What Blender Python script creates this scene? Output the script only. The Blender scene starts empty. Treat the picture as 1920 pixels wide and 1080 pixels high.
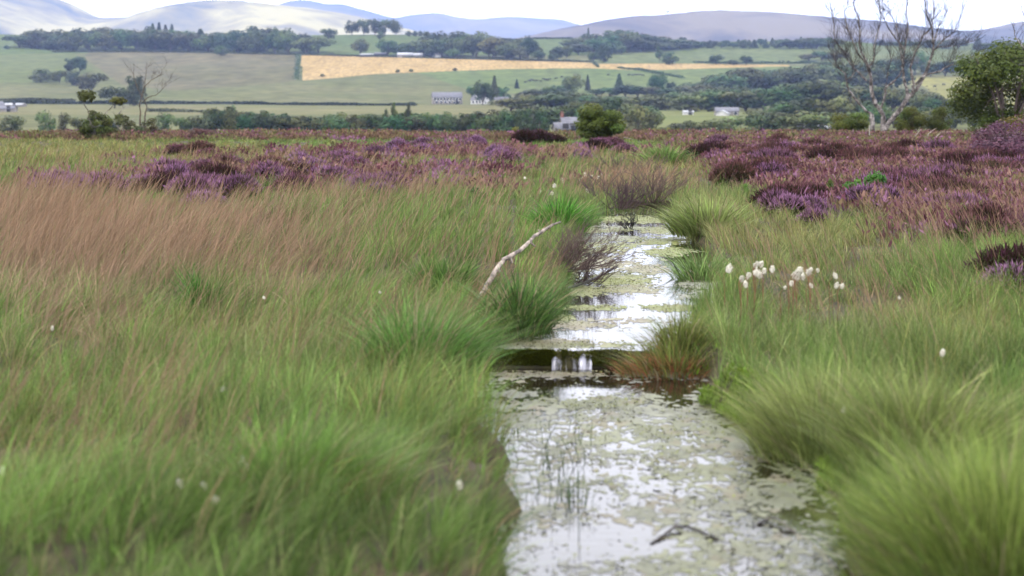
import bpy, math, random
import numpy as np
from mathutils import Vector, Matrix
rng = np.random.default_rng(11)
random.seed(11)
C = bpy.context.scene.collection
SC = bpy.context.scene

# ------------------------------------------------------------------ camera, sky, sun, exposure
F, HOR, CAMZ = 3467.0, 190.0, 1.6                 # focal length in photo pixels, horizon row, eye height
PITCH = math.atan((540 - HOR) / F)
cd = bpy.data.cameras.new('camera'); cam = bpy.data.objects.new('camera', cd); C.objects.link(cam)
cam.location = (0, 0, CAMZ); cam.rotation_euler = (math.radians(90) - PITCH, 0, 0)
cd.sensor_width = 36.0; cd.lens = 36.0 * F / 1920; cd.clip_start = 0.1; cd.clip_end = 40000
cd.dof.use_dof = True; cd.dof.focus_distance = 23.0; cd.dof.aperture_fstop = 2.6
SC.camera = cam
SUN_EL, SUN_AZ = 42.0, -128.0                      # azimuth clockwise from +Y (camera direction)
w = bpy.data.worlds.new('World'); SC.world = w; w.use_nodes = True
nt = w.node_tree; bg = nt.nodes['Background']; bg.inputs['Strength'].default_value = 0.10
sky = nt.nodes.new('ShaderNodeTexSky'); sky.sky_type = 'NISHITA'; sky.sun_disc = False
sky.sun_elevation = math.radians(SUN_EL); sky.sun_rotation = math.radians(SUN_AZ); sky.air_density = 1.0; sky.dust_density = 2.0
tc = nt.nodes.new('ShaderNodeTexCoord'); nz = nt.nodes.new('ShaderNodeTexNoise')
nz.inputs['Scale'].default_value = 2.2; nz.inputs['Detail'].default_value = 6
rp = nt.nodes.new('ShaderNodeValToRGB'); rp.color_ramp.elements[0].position = 0.25; rp.color_ramp.elements[0].color = (0.72, 0.72, 0.72, 1)
rp.color_ramp.elements[1].position = 0.6; rp.color_ramp.elements[1].color = (1, 1, 1, 1)
mx = nt.nodes.new('ShaderNodeMix'); mx.data_type = 'RGBA'
mx.inputs['B'].default_value = (37.0, 36.8, 37.6, 1)          # bright overcast cloud deck
nt.links.new(tc.outputs['Generated'], nz.inputs['Vector']); nt.links.new(nz.outputs['Fac'], rp.inputs['Fac'])
nt.links.new(rp.outputs['Color'], mx.inputs['Factor']); nt.links.new(sky.outputs['Color'], mx.inputs['A'])
nt.links.new(mx.outputs['Result'], bg.inputs['Color'])
sl = bpy.data.lights.new('sun', 'SUN'); sl.energy = 1.4; sl.angle = math.radians(10); sl.color = (1.0, 0.95, 0.86)
so = bpy.data.objects.new('sun', sl); C.objects.link(so)
el, az = math.radians(SUN_EL), math.radians(SUN_AZ)
sd = Vector((math.cos(el) * math.sin(az), math.cos(el) * math.cos(az), math.sin(el)))
so.rotation_euler = sd.to_track_quat('Z', 'Y').to_euler(); so.location = sd * 50
SC.view_settings.view_transform = 'Standard'; SC.view_settings.look = 'None'
SC.view_settings.exposure = -0.08; SC.view_settings.gamma = 1.0
SC.cycles.max_bounces = 6; SC.cycles.diffuse_bounces = 3; SC.cycles.transmission_bounces = 3
SC.cycles.transparent_max_bounces = 6; SC.cycles.volume_bounces = 0; SC.cycles.use_denoising = True
SC.cycles.caustics_reflective = False; SC.cycles.caustics_refractive = False

# ------------------------------------------------------------------ photo <-> world geometry
cP, sP = math.cos(PITCH), math.sin(PITCH)
def elev(py): return np.tan(np.arctan((540 - np.asarray(py, float)) / F) - PITCH)
def zat(py, d): return CAMZ + d * elev(py)
def ax(px, py=150.0): return (np.asarray(px, float) - 960) / F / (cP + (540 - np.asarray(py, float)) / F * sP)
def gnd(px, py, z=0.0):
    d = (z - CAMZ) / elev(py)
    return ax(px, py) * d, d
def proj(x, y, z):
    cz = y * cP - (z - CAMZ) * sP; up = y * sP + (z - CAMZ) * cP
    return 960 + F * x / cz, 540 - F * up / cz

def _h(ix, iy, s): 
    v = np.sin(ix * 127.1 + iy * 311.7 + s * 74.7) * 43758.5453
    return v - np.floor(v)
def vn(x, y, s=0):
    ix, iy = np.floor(x), np.floor(y); fx, fy = x - ix, y - iy
    fx = fx * fx * (3 - 2 * fx); fy = fy * fy * (3 - 2 * fy)
    a, b, c, d = _h(ix, iy, s), _h(ix + 1, iy, s), _h(ix, iy + 1, s), _h(ix + 1, iy + 1, s)
    return (a * (1 - fx) + b * fx) * (1 - fy) + (c * (1 - fx) + d * fx) * fy
def fbm(x, y, s=0, o=3):
    t, amp, tot = 0, 1.0, 0
    for k in range(o):
        t = t + amp * vn(x * 2 ** k, y * 2 ** k, s + k * 7); tot += amp; amp *= .5
    return t / tot                                  # 0..1
def sstep(a, b, x):
    t = np.clip((x - a) / (b - a), 0, 1); return t * t * (3 - 2 * t)
def inpoly(px, py, poly):
    ins = np.zeros(np.shape(px), bool); n = len(poly); j = n - 1
    for i in range(n):
        (xi, yi), (xj, yj) = poly[i], poly[j]
        if yi != yj:
            ins ^= ((yi > py) != (yj > py)) & (px < (xj - xi) * (py - yi) / (yj - yi) + xi)
        j = i
    return ins

# ------------------------------------------------------------------ object helpers
def tag(o, label=None, cat=None, group=None, kind=None):
    if label: o['label'] = label
    if cat: o['category'] = cat
    if group: o['group'] = group
    if kind: o['kind'] = kind
    return o
def empty(name, loc=(0, 0, 0), rz=0.0, sc=None):
    o = bpy.data.objects.new(name, None); o.location = loc; o.rotation_euler = (0, 0, rz); o.empty_display_size = .1
    if sc is not None: o.scale = sc
    C.objects.link(o); return o
def mesh_np(name, V, quads=None, tris=None, mat=None, col=None, smooth=False):
    me = bpy.data.meshes.new(name); V = np.asarray(V, np.float32)
    q = np.zeros((0, 4), np.int32) if quads is None else np.asarray(quads, np.int32)
    t = np.zeros((0, 3), np.int32) if tris is None else np.asarray(tris, np.int32)
    me.vertices.add(len(V)); me.vertices.foreach_set('co', V.ravel())
    loops = np.concatenate([q.ravel(), t.ravel()]); me.loops.add(len(loops)); me.loops.foreach_set('vertex_index', loops)
    tot = np.concatenate([np.full(len(q), 4, np.int32), np.full(len(t), 3, np.int32)])
    me.polygons.add(len(tot)); me.polygons.foreach_set('loop_start', np.concatenate([[0], np.cumsum(tot)[:-1]]).astype(np.int32))
    me.update(calc_edges=True)
    if smooth: me.polygons.foreach_set('use_smooth', np.ones(len(tot), bool))
    if col is not None:
        a = me.attributes.new('Col', 'FLOAT_COLOR', 'POINT')
        cc = np.ones((len(V), 4), np.float32); cc[:, :3] = np.asarray(col) * .80; a.data.foreach_set('color', cc.ravel())
    if mat: me.materials.append(mat)
    return me
def obj(name, me, parent=None, loc=None):
    o = bpy.data.objects.new(name, me); C.objects.link(o)
    if parent is not None: o.parent = parent
    if loc is not None: o.location = loc
    return o
def kids(o, root_children={}):
    return [c for c in o.children]
def dup(root, loc, rz=0.0, sc=(1, 1, 1), label=None, cat=None, group=None, children=None):
    r = root.copy(); C.objects.link(r); r.location = loc; r.rotation_euler = (0, 0, rz); r.scale = sc
    tag(r, label, cat, group)
    for ch in (children if children is not None else root.children):
        c = ch.copy(); C.objects.link(c); c.parent = r
    return r
class MB:                                           # collects vertices/faces into one mesh
    def __init__(s): s.v, s.q, s.t, s.c, s.n = [], [], [], [], 0
    def add(s, V, Q=None, T=None, col=None):
        V = np.asarray(V, float); s.v.append(V)
        if Q is not None and len(Q): s.q.append(np.asarray(Q) + s.n)
        if T is not None and len(T): s.t.append(np.asarray(T) + s.n)
        if col is not None: s.c.append(np.broadcast_to(np.asarray(col, float), (len(V), 3)))
        s.n += len(V)
    def box(s, c, d, rz=0, col=None):
        x, y, z = np.array(d) / 2; P = np.array([(i * x, j * y, k * z) for k in (-1, 1) for j in (-1, 1) for i in (-1, 1)])
        ca, sa = math.cos(rz), math.sin(rz); P[:, :2] = P[:, :2] @ np.array([[ca, sa], [-sa, ca]])
        s.add(P + np.array(c), [(0, 2, 3, 1), (4, 5, 7, 6), (0, 1, 5, 4), (2, 6, 7, 3), (0, 4, 6, 2), (1, 3, 7, 5)], col=col)
    def tube(s, pts, rad, n=5, col=None, cap=True):
        P = np.asarray(pts, float); m = len(P); rad = np.broadcast_to(np.asarray(rad, float), (m,))
        tg = np.gradient(P, axis=0); tg /= np.linalg.norm(tg, axis=1)[:, None] + 1e-9
        ref = np.array([0.31, 0.87, 0.38]); a = np.cross(tg, ref); a /= np.linalg.norm(a, axis=1)[:, None] + 1e-9; b = np.cross(tg, a)
        th = np.arange(n) * 2 * math.pi / n
        V = P[:, None] + rad[:, None, None] * (np.cos(th)[None, :, None] * a[:, None] + np.sin(th)[None, :, None] * b[:, None])
        V = V.reshape(-1, 3); Q = [(i * n + j, i * n + (j + 1) % n, (i + 1) * n + (j + 1) % n, (i + 1) * n + j) for i in range(m - 1) for j in range(n)]
        T = []
        if cap and n >= 3:
            T = [((m - 1) * n, (m - 1) * n + j, (m - 1) * n + j + 1) for j in range(1, n - 1)] + [(0, j + 1, j) for j in range(1, n - 1)]
        s.add(V, Q, T, col)
    def mesh(s, name, mat, smooth=False):
        return mesh_np(name, np.concatenate(s.v), np.concatenate(s.q) if s.q else None, np.concatenate(s.t) if s.t else None, mat,
                       np.concatenate(s.c) if s.c else None, smooth)
    def build(s, name, mat, parent=None, smooth=False): return obj(name, s.mesh(name, mat, smooth), parent)

# ------------------------------------------------------------------ materials
def newmat(name):
    m = bpy.data.materials.new(name); m.use_nodes = True; t = m.node_tree
    return m, t, t.nodes['Principled BSDF'], t.nodes['Material Output']
def plain(name, c, rough=.8, c2=None, scale=3.0, spec=.2, coord='Object', bump=0.0, detail=5):
    m, t, b, o = newmat(name); b.inputs['Roughness'].default_value = rough; b.inputs['Specular IOR Level'].default_value = spec
    b.inputs['Base Color'].default_value = (*c, 1)
    if c2 is not None:
        tcn = t.nodes.new('ShaderNodeTexCoord'); n = t.nodes.new('ShaderNodeTexNoise'); n.inputs['Scale'].default_value = scale; n.inputs['Detail'].default_value = detail
        r = t.nodes.new('ShaderNodeValToRGB'); r.color_ramp.elements[0].position = .35; r.color_ramp.elements[1].position = .65
        r.color_ramp.elements[0].color = (*c, 1); r.color_ramp.elements[1].color = (*c2, 1)
        t.links.new(tcn.outputs[coord], n.inputs['Vector']); t.links.new(n.outputs['Fac'], r.inputs['Fac']); t.links.new(r.outputs['Color'], b.inputs['Base Color'])
        if bump:
            bp = t.nodes.new('ShaderNodeBump'); bp.inputs['Strength'].default_value = bump; t.links.new(n.outputs['Fac'], bp.inputs['Height']); t.links.new(bp.outputs['Normal'], b.inputs['Normal'])
    return m
def leafy(name, trans=.35, tint=None, rand=0.0, spec=.15):
    """vertex colour (each blade's or leaf's own hue) on a diffuse + translucent sheet; tint varies from plant to plant"""
    m, t, b, o = newmat(name); at = t.nodes.new('ShaderNodeAttribute'); at.attribute_name = 'Col'
    src = at.outputs['Color']
    if rand:
        oi = t.nodes.new('ShaderNodeObjectInfo'); hs = t.nodes.new('ShaderNodeHueSaturation')
        mr = t.nodes.new('ShaderNodeMapRange'); mr.inputs['To Min'].default_value = .5 - .06 * rand; mr.inputs['To Max'].default_value = .5 + .03 * rand
        mv = t.nodes.new('ShaderNodeMapRange'); mv.inputs['To Min'].default_value = 1 - .35 * rand; mv.inputs['To Max'].default_value = 1 + .4 * rand
        mu = t.nodes.new('ShaderNodeMath'); mu.operation = 'MULTIPLY'; mu.inputs[1].default_value = 7.31
        fr = t.nodes.new('ShaderNodeMath'); fr.operation = 'FRACT'
        t.links.new(oi.outputs['Random'], mr.inputs['Value']); t.links.new(oi.outputs['Random'], mu.inputs[0]); t.links.new(mu.outputs[0], fr.inputs[0]); t.links.new(fr.outputs[0], mv.inputs['Value'])
        t.links.new(mr.outputs[0], hs.inputs['Hue']); t.links.new(mv.outputs[0], hs.inputs['Value']); t.links.new(src, hs.inputs['Color']); src = hs.outputs['Color']
    t.links.new(src, b.inputs['Base Color']); b.inputs['Roughness'].default_value = .6; b.inputs['Specular IOR Level'].default_value = spec
    tr = t.nodes.new('ShaderNodeBsdfTranslucent'); t.links.new(src, tr.inputs['Color'])
    ms = t.nodes.new('ShaderNodeMixShader'); ms.inputs[0].default_value = trans
    t.links.new(b.outputs[0], ms.inputs[1]); t.links.new(tr.outputs[0], ms.inputs[2]); t.links.new(ms.outputs[0], o.inputs['Surface'])
    return m
M = {}
M['grass'] = leafy('grass_blade', .33)
M['leaf'] = leafy('leaf', .12, rand=1.5)
M['leaf_near'] = leafy('leaf_near', .35, rand=.3)
M['heather'] = leafy('heather_sprig', .25, rand=.5, spec=.05)
M['twig'] = leafy('twig', .05, spec=.05)
M['bark'] = plain('bark', (.05, .04, .033), .9, (.11, .09, .07), 6)
M['peat'] = plain('wet_peat', (.014, .011, .008), .75, (.055, .05, .015), 9, .3, bump=.8)
M['moss'] = leafy('moss', .2)

# ------------------------------------------------------------------ ditch outline and the ground
ZW1, ZW2 = -0.17, -0.06                            # lower and upper water level
DAM_Y = gnd(1060, 652, ZW2 + .02)[1]
L_pts = [(915, 1250), (918, 1150), (925, 1080), (925, 1000), (905, 900), (890, 820), (855, 745), (885, 705), (900, 655), (1000, 632), (1035, 600), (1045, 560), (1052, 520), (1062, 470), (1075, 440), (1120, 408), (1150, 385)]
R_pts = [(1660, 1250), (1650, 1150), (1640, 1080), (1630, 1000), (1610, 900), (1560, 855), (1470, 805), (1380, 765), (1345, 740), (1335, 705), (1315, 680), (1290, 650), (1290, 610), (1335, 570), (1375, 535), (1330, 500), (1310, 450), (1280, 408), (1262, 385)]
def edge(pts):
    a = np.array([gnd(px, py, ZW1 if py > 660 else ZW2) for px, py in pts]); a = a[np.argsort(a[:, 1])]
    return a
LE, RE = edge(L_pts), edge(R_pts)
D_END = min(LE[-1, 1], RE[-1, 1])
def xl(y): return np.interp(y, LE[:, 1], LE[:, 0]) + (vn(np.asarray(y) * 1.9, np.asarray(y) * 0. + 3, 5) - .5) * .2
def xr(y): return np.interp(y, RE[:, 1], RE[:, 0]) + (vn(np.asarray(y) * 1.7, np.asarray(y) * 0. + 9, 6) - .5) * .18
def in_ditch(x, y):                                  # >0 inside, metres to the nearer bank
    s = np.minimum(x - xl(y), xr(y) - x)
    return np.where(y > D_END, -np.hypot(np.maximum(0, y - D_END), 0) - .01, s)
PROFILE_D = [80, 100, 130, 180, 250, 400, 600, 800, 1000, 1200, 1400, 1600, 1800, 2100, 2600, 3800]
PROFILE_Z = [0, -1.0, -3.0, -5.2, -6.6] + [float(zat(p, d)) for p, d in ((255, 400), (218, 600), (204, 800), (192, 1000), (157, 1200), (120, 1400), (94, 1600), (68, 1800))]
PROFILE_Z += [PROFILE_Z[-1] - 2, PROFILE_Z[-1] - 25, 0]
_dd = np.linspace(80, 3800, 3721); _zz = np.interp(_dd, PROFILE_D, PROFILE_Z)
_k = np.ones(61) / 61; _zz[330:-60] = np.convolve(_zz, _k, 'same')[330:-60]
CREST_X = [-500, 0, 300, 600, 760, 900, 1000, 1120, 1300, 1560, 1640, 1820, 2400]
CREST_Y = [60, 62, 74, 66, 64, 74, 71, 73, 79, 76, 82, 78, 80]
def landz(x, d):
    z = np.interp(d, _dd, _zz); px = 960 + F * x / np.maximum(d, 1)
    dz = -(np.interp(px, CREST_X, CREST_Y) - 68) / F * d
    z = z + dz * sstep(1300, 1800, d) * (1 - sstep(2200, 3500, d))
    return z + (fbm(x / 160, d / 160, 5) - .5) * 5 * sstep(350, 800, d)
def bogz(x, y):
    n = (fbm(x / 1.3, y / 1.3, 1) - .5) * .12 + (fbm(x / 7, y / 7, 2) - .5) * .16
    s = in_ditch(x, y)
    n = n * sstep(.0, 1.2, -s + .25)
    z = n - .45 * sstep(-.06, .22, s)
    return z - np.maximum(0, y - 80) ** 2 / 400

def grid(xs, ys, zf):
    X, Y = np.meshgrid(xs, ys); Z = zf(X, Y); V = np.stack([X, Y, Z], -1).reshape(-1, 3)
    nx, ny = len(xs), len(ys); i = (np.arange(ny - 1)[:, None] * nx + np.arange(nx - 1)[None]).ravel()
    return V, np.stack([i, i + 1, i + nx + 1, i + nx], 1)
xs = np.concatenate([-np.geomspace(64, 2.6, 45), np.arange(-2.5, 3.6, .07), np.geomspace(3.7, 64, 45)])
ys = np.concatenate([np.arange(-40, 2, 4), np.arange(2, 30, .12), np.geomspace(30.2, 100, 90)])
V, Q = grid(xs, ys, bogz)
M['bog'] = plain('bog_ground', (.022, .018, .010), .95, (.055, .042, .022), 5, bump=.4)
tag(obj('bog_ground', mesh_np('bog_ground', V, Q, mat=M['bog'], smooth=True)), kind='structure')

# valley and hillside fields: one sheet cut along the field edges
def fieldmat(name, c, c2, scale=.02, stretch=(1, 1, 1), fine=.06):
    m, t, b, o = newmat(name); b.inputs['Roughness'].default_value = .95; b.inputs['Specular IOR Level'].default_value = .05
    g = t.nodes.new('ShaderNodeNewGeometry'); mp = t.nodes.new('ShaderNodeMapping'); mp.inputs['Scale'].default_value = stretch
    n = t.nodes.new('ShaderNodeTexNoise'); n.inputs['Scale'].default_value = scale; n.inputs['Detail'].default_value = 8; n.inputs['Roughness'].default_value = .65
    r = t.nodes.new('ShaderNodeValToRGB'); r.color_ramp.elements[0].position = .36; r.color_ramp.elements[1].position = .64
    r.color_ramp.elements[0].color = (*c, 1); r.color_ramp.elements[1].color = (*c2, 1)
    t.links.new(g.outputs['Position'], mp.inputs['Vector']); t.links.new(mp.outputs[0], n.inputs['Vector']); n2 = t.nodes.new('ShaderNodeTexNoise'); n2.inputs['Scale'].default_value = scale * 9; n2.inputs['Detail'].default_value = 5; mr = t.nodes.new('ShaderNodeMapRange'); mr.inputs['From Min'].default_value = .3; mr.inputs['From Max'].default_value = .7; mr.inputs['To Min'].default_value = .68; mr.inputs['To Max'].default_value = 1.3
    mm = t.nodes.new('ShaderNodeMix'); mm.data_type = 'RGBA'; mm.blend_type = 'MULTIPLY'; mm.inputs['Factor'].default_value = 1; t.links.new(mp.outputs[0], n2.inputs['Vector']); t.links.new(n2.outputs['Fac'], mr.inputs['Value']); t.links.new(r.outputs[0], mm.inputs['A']); t.links.new(mr.outputs[0], mm.inputs['B'])
    t.links.new(n.outputs['Fac'], r.inputs['Fac']); t.links.new(mm.outputs['Result'], b.inputs['Base Color'])
    return m
FIELDS = [  # name, colours, polygon in photo pixels on the slope; later ones lie inside earlier ones
 ('rough_pasture', (0.073, 0.082, 0.029), (0.099, 0.097, 0.041), .012, (1, 1, 1), None),
 ('ridge_pasture', (0.058, 0.085, 0.024), (0.073, 0.094, 0.029), .012, (1, 1, 1), [(-600, 40), (2500, 40), (2500, 104), (1100, 104), (560, 104), (300, 97), (140, 100), (-600, 112)]),
 ('tan_pasture', (0.076, 0.073, 0.032), (0.102, 0.088, 0.047), .010, (1, .4, 1), [(165, 94), (560, 102), (555, 152), (480, 160), (330, 170), (230, 160), (160, 110)]),
 ('green_pasture', (0.070, 0.088, 0.027), (0.088, 0.099, 0.035), .012, (1, 1, 1), [(-600, 112), (140, 100), (175, 130), (120, 155), (-600, 155)]),
 ('stubble_field', (0.234, 0.162, 0.062), (0.289, 0.206, 0.090), .05, (1, .12, 1), [(566, 103), (960, 113), (1090, 117), (1122, 120), (1250, 119), (1345, 120), (1480, 122), (1480, 124), (1300, 129), (1200, 132), (1110, 128), (960, 129), (850, 133), (700, 139), (640, 145), (566, 151)]),
 ('meadow', (0.070, 0.097, 0.029), (0.085, 0.105, 0.035), .014, (1, .5, 1), [(780, 136), (850, 133), (960, 129), (1110, 128), (1200, 132), (1300, 129), (1480, 124), (1700, 120), (1700, 140), (1440, 175), (900, 175)]),
 ('upper_meadow', (0.070, 0.090, 0.029), (0.088, 0.102, 0.038), .014, (1, .5, 1), [(1100, 90), (1560, 90), (1640, 86), (1820, 86), (1820, 118), (1345, 120), (1250, 119), (1124, 119), (1100, 104)]),
 ('valley_strip', (0.094, 0.097, 0.035), (0.123, 0.111, 0.050), .02, (.3, 1, 1), [(-600, 197), (800, 197), (1000, 199), (1000, 214), (-600, 216)]),
 ('low_pasture', (0.088, 0.105, 0.029), (0.111, 0.117, 0.041), .02, (.4, 1, 1), [(1220, 207), (1560, 207), (1560, 245), (1220, 245)]),
 ('yellow_pasture', (0.140, 0.137, 0.038), (0.164, 0.152, 0.050), .016, (1, .5, 1), [(1600, 158), (1660, 145), (1720, 141), (1850, 141), (2300, 141), (2300, 200), (1790, 200), (1755, 186), (1730, 160), (1700, 158), (1640, 162)]),
]
aa = np.linspace(-.40, .40, 760); ds = np.concatenate([np.linspace(95, 250, 24), np.linspace(256, 1850, 460), np.linspace(1880, 3800, 36)])
A_, D_ = np.meshgrid(aa, ds); X_ = A_ * (D_ + 40); Z_ = landz(X_, D_) - .06
V = np.stack([X_, D_, Z_], -1).reshape(-1, 3); nx, ny = len(aa), len(ds); i = (np.arange(ny - 1)[:, None] * nx + np.arange(nx - 1)[None]).ravel()
Q = np.stack([i, i + 1, i + nx + 1, i + nx], 1)
cen = V[Q].mean(1); fpx, fpy = proj(cen[:, 0], cen[:, 1], cen[:, 2]); fid = np.zeros(len(Q), int)
for k, f in enumerate(FIELDS):
    if f[5]: fid[inpoly(fpx, fpy, f[5]) & (cen[:, 1] > 240) & (cen[:, 1] < 1900)] = k
for k, f in enumerate(FIELDS):
    q = Q[fid == k]
    if len(q) == 0: continue
    u, inv = np.unique(q, return_inverse=True)
    tag(obj(f[0], mesh_np(f[0], V[u], inv.reshape(-1, 4), mat=fieldmat(f[0], f[1], f[2], f[3], f[4]), smooth=True)), kind='structure')

def hillmat(name, c, c2, c3):
    m, t, b, o = newmat(name); b.inputs['Roughness'].default_value = 1; b.inputs['Specular IOR Level'].default_value = 0
    g = t.nodes.new('ShaderNodeNewGeometry'); n = t.nodes.new('ShaderNodeTexNoise'); n.inputs['Scale'].default_value = .0022; n.inputs['Detail'].default_value = 9; n.inputs['Roughness'].default_value = .6
    n.inputs['Distortion'].default_value = .6
    r = t.nodes.new('ShaderNodeValToRGB'); r.color_ramp.elements[0].position = .40; r.color_ramp.elements[1].position = .60  # stops set close: heath tones plus painted contrast for weak slope shading
    r.color_ramp.elements[0].color = (*c, 1); r.color_ramp.elements[1].color = (*c3, 1); e = r.color_ramp.elements.new(.5); e.color = (*c2, 1)
    t.links.new(g.outputs['Position'], n.inputs['Vector']); t.links.new(n.outputs['Fac'], r.inputs['Fac']); t.links.new(r.outputs[0], b.inputs['Base Color'])
    return m
def hill(name, sky_pts, D, front, back, mat, seed, amp=.12):
    px = np.linspace(sky_pts[0][0], sky_pts[-1][0], 260); py = np.interp(px, [p[0] for p in sky_pts], [p[1] for p in sky_pts])
    k = np.hanning(15); k /= k.sum(); pe = np.pad(py, 7, mode='edge'); py = np.convolve(pe, k, 'valid') + (fbm(px / 25, px * 0, seed) - .5) * 2.0
    zs = zat(py, D); v = np.concatenate([np.linspace(-1, 0, 46), np.linspace(.03, 1, 20)])
    PX, VV = np.meshgrid(px, v); ZS = np.broadcast_to(zs, PX.shape); xx = ax(PX) * D; dd = D + np.where(VV < 0, VV * front, VV * back)
    sh = np.where(VV < 0, .5 + .5 * np.cos(np.pi * np.clip(-VV, 0, 1)), .5 + .5 * np.cos(np.pi * VV))
    rel = (fbm(xx / 700, dd / 900, seed, 5) - .5) * 2 * amp * np.sin(np.pi * np.clip(-VV, 0, 1))
    Z = (ZS + 30) * np.clip(sh + rel, -.2, 1.0) - 30
    V = np.stack([xx * (1 + .0 * VV), dd, Z], -1).reshape(-1, 3); nx, ny = len(px), len(v); i = (np.arange(ny - 1)[:, None] * nx + np.arange(nx - 1)[None]).ravel()
    tag(obj(name, mesh_np(name, V, np.stack([i, i + 1, i + nx + 1, i + nx], 1), mat=mat, smooth=True)), kind='structure')
hill('far_hill', [(380, 60), (470, 22), (520, 14), (545, 3), (572, 0), (600, 4), (615, 9), (640, 8), (665, 14), (700, 25), (745, 37), (760, 33), (800, 27), (830, 26), (860, 33), (900, 38), (915, 35), (960, 32), (1000, 35), (1045, 36), (1070, 41), (1095, 50), (1180, 66), (1260, 80)], 9500, 2300, 1500, hillmat('far_hill', (.07, .068, .04), (.12, .10, .06), (.17, .14, .08)), 31)
hill('moor_hill', [(-600, 30), (-200, -10), (0, -22), (60, -22), (100, -4), (135, 4), (150, 14), (165, 26), (182, 34), (245, 33), (280, 24), (310, 12), (350, 6), (430, 5), (480, 9), (540, 18), (620, 27), (690, 40), (760, 56), (850, 74), (900, 84)], 6500, 2200, 1500, hillmat('moor_hill', (.06, .065, .045), (.19, .16, .06), (.36, .31, .11)), 37, .32)  # yellow grass tones, with sunlit patches painted in by the palest colour
hill('heath_hill', [(880, 84), (980, 70), (1060, 53), (1140, 38), (1190, 31), (1212, 32), (1260, 28), (1310, 24), (1325, 23), (1420, 26), (1500, 30), (1560, 36), (1620, 40), (1680, 48), (1760, 58), (1830, 70), (1900, 84)], 5200, 1900, 1200, hillmat('heath_hill', (.045, .040, .026), (.09, .07, .046), (.15, .12, .07)), 41, .22)
hill('east_hill', [(1600, 84), (1680, 66), (1740, 58), (1760, 59), (1800, 60), (1850, 54), (1900, 42), (1960, 34), (2100, 20), (2400, 10)], 5900, 1800, 1200, hillmat('east_hill', (.05, .043, .03), (.09, .072, .045), (.14, .11, .065)), 43, .2)

# ------------------------------------------------------------------ air
def make_haze():
    mb = MB(); mb.box((0, 6500, 270), (14000, 13400, 610))
    m = bpy.data.materials.new('haze'); m.use_nodes = True; t = m.node_tree; t.nodes.remove(t.nodes['Principled BSDF'])
    v = t.nodes.new('ShaderNodeVolumePrincipled'); v.inputs['Color'].default_value = (.42, .56, 1.0, 1); v.inputs['Density'].default_value = .95e-4; v.inputs['Anisotropy'].default_value = 0.1
    t.links.new(v.outputs[0], t.nodes['Material Output'].inputs['Volume'])
    tag(mb.build('haze', m), kind='stuff')
make_haze()

# ------------------------------------------------------------------ water
def watermat():
    m, t, b, o = newmat('ditch_water'); b.inputs['Base Color'].default_value = (.012, .009, .006, 1); b.inputs['Roughness'].default_value = .03; b.inputs['IOR'].default_value = 1.5
    b.inputs['Specular IOR Level'].default_value = .6
    g = t.nodes.new('ShaderNodeNewGeometry'); mp = t.nodes.new('ShaderNodeMapping'); mp.inputs['Scale'].default_value = (5, 14, 1); n = t.nodes.new('ShaderNodeTexNoise'); n.inputs['Scale'].default_value = 1.0; n.inputs['Detail'].default_value = 3
    bp = t.nodes.new('ShaderNodeBump'); bp.inputs['Strength'].default_value = .05; bp.inputs['Distance'].default_value = .02
    t.links.new(g.outputs['Position'], mp.inputs['Vector']); t.links.new(mp.outputs[0], n.inputs['Vector']); t.links.new(n.outputs['Fac'], bp.inputs['Height']); t.links.new(bp.outputs[0], b.inputs['Normal'])
    return m
M['water'] = watermat()
def water(name, y0, y1, z, m=.25):
    yy = np.linspace(y0, y1, 60); V = []
    for y in yy: V += [(float(xl(y)) - m, y, z), (float(xr(y)) + m, y, z)]
    Q = [(2 * i, 2 * i + 1, 2 * i + 3, 2 * i + 2) for i in range(len(yy) - 1)]
    tag(obj(name, mesh_np(name, V, Q, mat=M['water'])), kind='structure')
water('lower_water', 2.5, DAM_Y + .02, ZW1); water('upper_water', DAM_Y - .01, D_END + .1, ZW2)

# ------------------------------------------------------------------ grass and other blades
def blades(P, Hh, dirv, lean, W, C0, C1, seg=3, droop=.35):
    n = len(P); t = np.linspace(0, 1, seg + 1)[None, :, None]
    up = np.zeros((n, 1, 3)); up[..., 2] = 1; d3 = np.zeros((n, 1, 3)); d3[:, 0, :2] = dirv
    Hc = Hh[:, None, None]; ln = lean[:, None, None]
    cen = P[:, None] + up * Hc * (t - droop * ln * t ** 2) + d3 * Hc * ln * (.35 * t + .65 * t ** 2)
    yaw = rng.uniform(0, np.pi, n); sv = np.stack([np.cos(yaw), np.sin(yaw), np.zeros(n)], 1)[:, None]
    wd = (W[:, None, None] * .5) * (1 - .75 * t ** 1.5)
    Lf, Rt = cen - sv * wd, cen + sv * wd
    V = np.empty((n, 2 * seg + 1, 3)); V[:, 0:2 * seg:2] = Lf[:, :seg]; V[:, 1:2 * seg:2] = Rt[:, :seg]; V[:, 2 * seg] = cen[:, seg]
    tc = np.empty(2 * seg + 1); tc[0:2 * seg:2] = t[0, :seg, 0]; tc[1:2 * seg:2] = t[0, :seg, 0]; tc[-1] = 1
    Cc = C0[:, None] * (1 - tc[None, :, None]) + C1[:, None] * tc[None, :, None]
    b = (np.arange(n) * (2 * seg + 1))[:, None]
    Q = np.concatenate([b + np.array([[2 * k, 2 * k + 1, 2 * k + 3, 2 * k + 2]]) for k in range(seg - 1)], 0)
    T = b + np.array([[2 * seg - 2, 2 * seg - 1, 2 * seg]])
    return V.reshape(-1, 3), Q, T, Cc.reshape(-1, 3)
def blade_obj(name, parts, mat):
    mb = MB()
    for V, Q, T, Cc in parts: mb.add(V, Q, T, Cc)
    return mb.build(name, mat)
G1, G2, G3 = np.array([.138, .232, .05]), np.array([.075, .13, .025]), np.array([.235, .25, .11])
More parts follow.
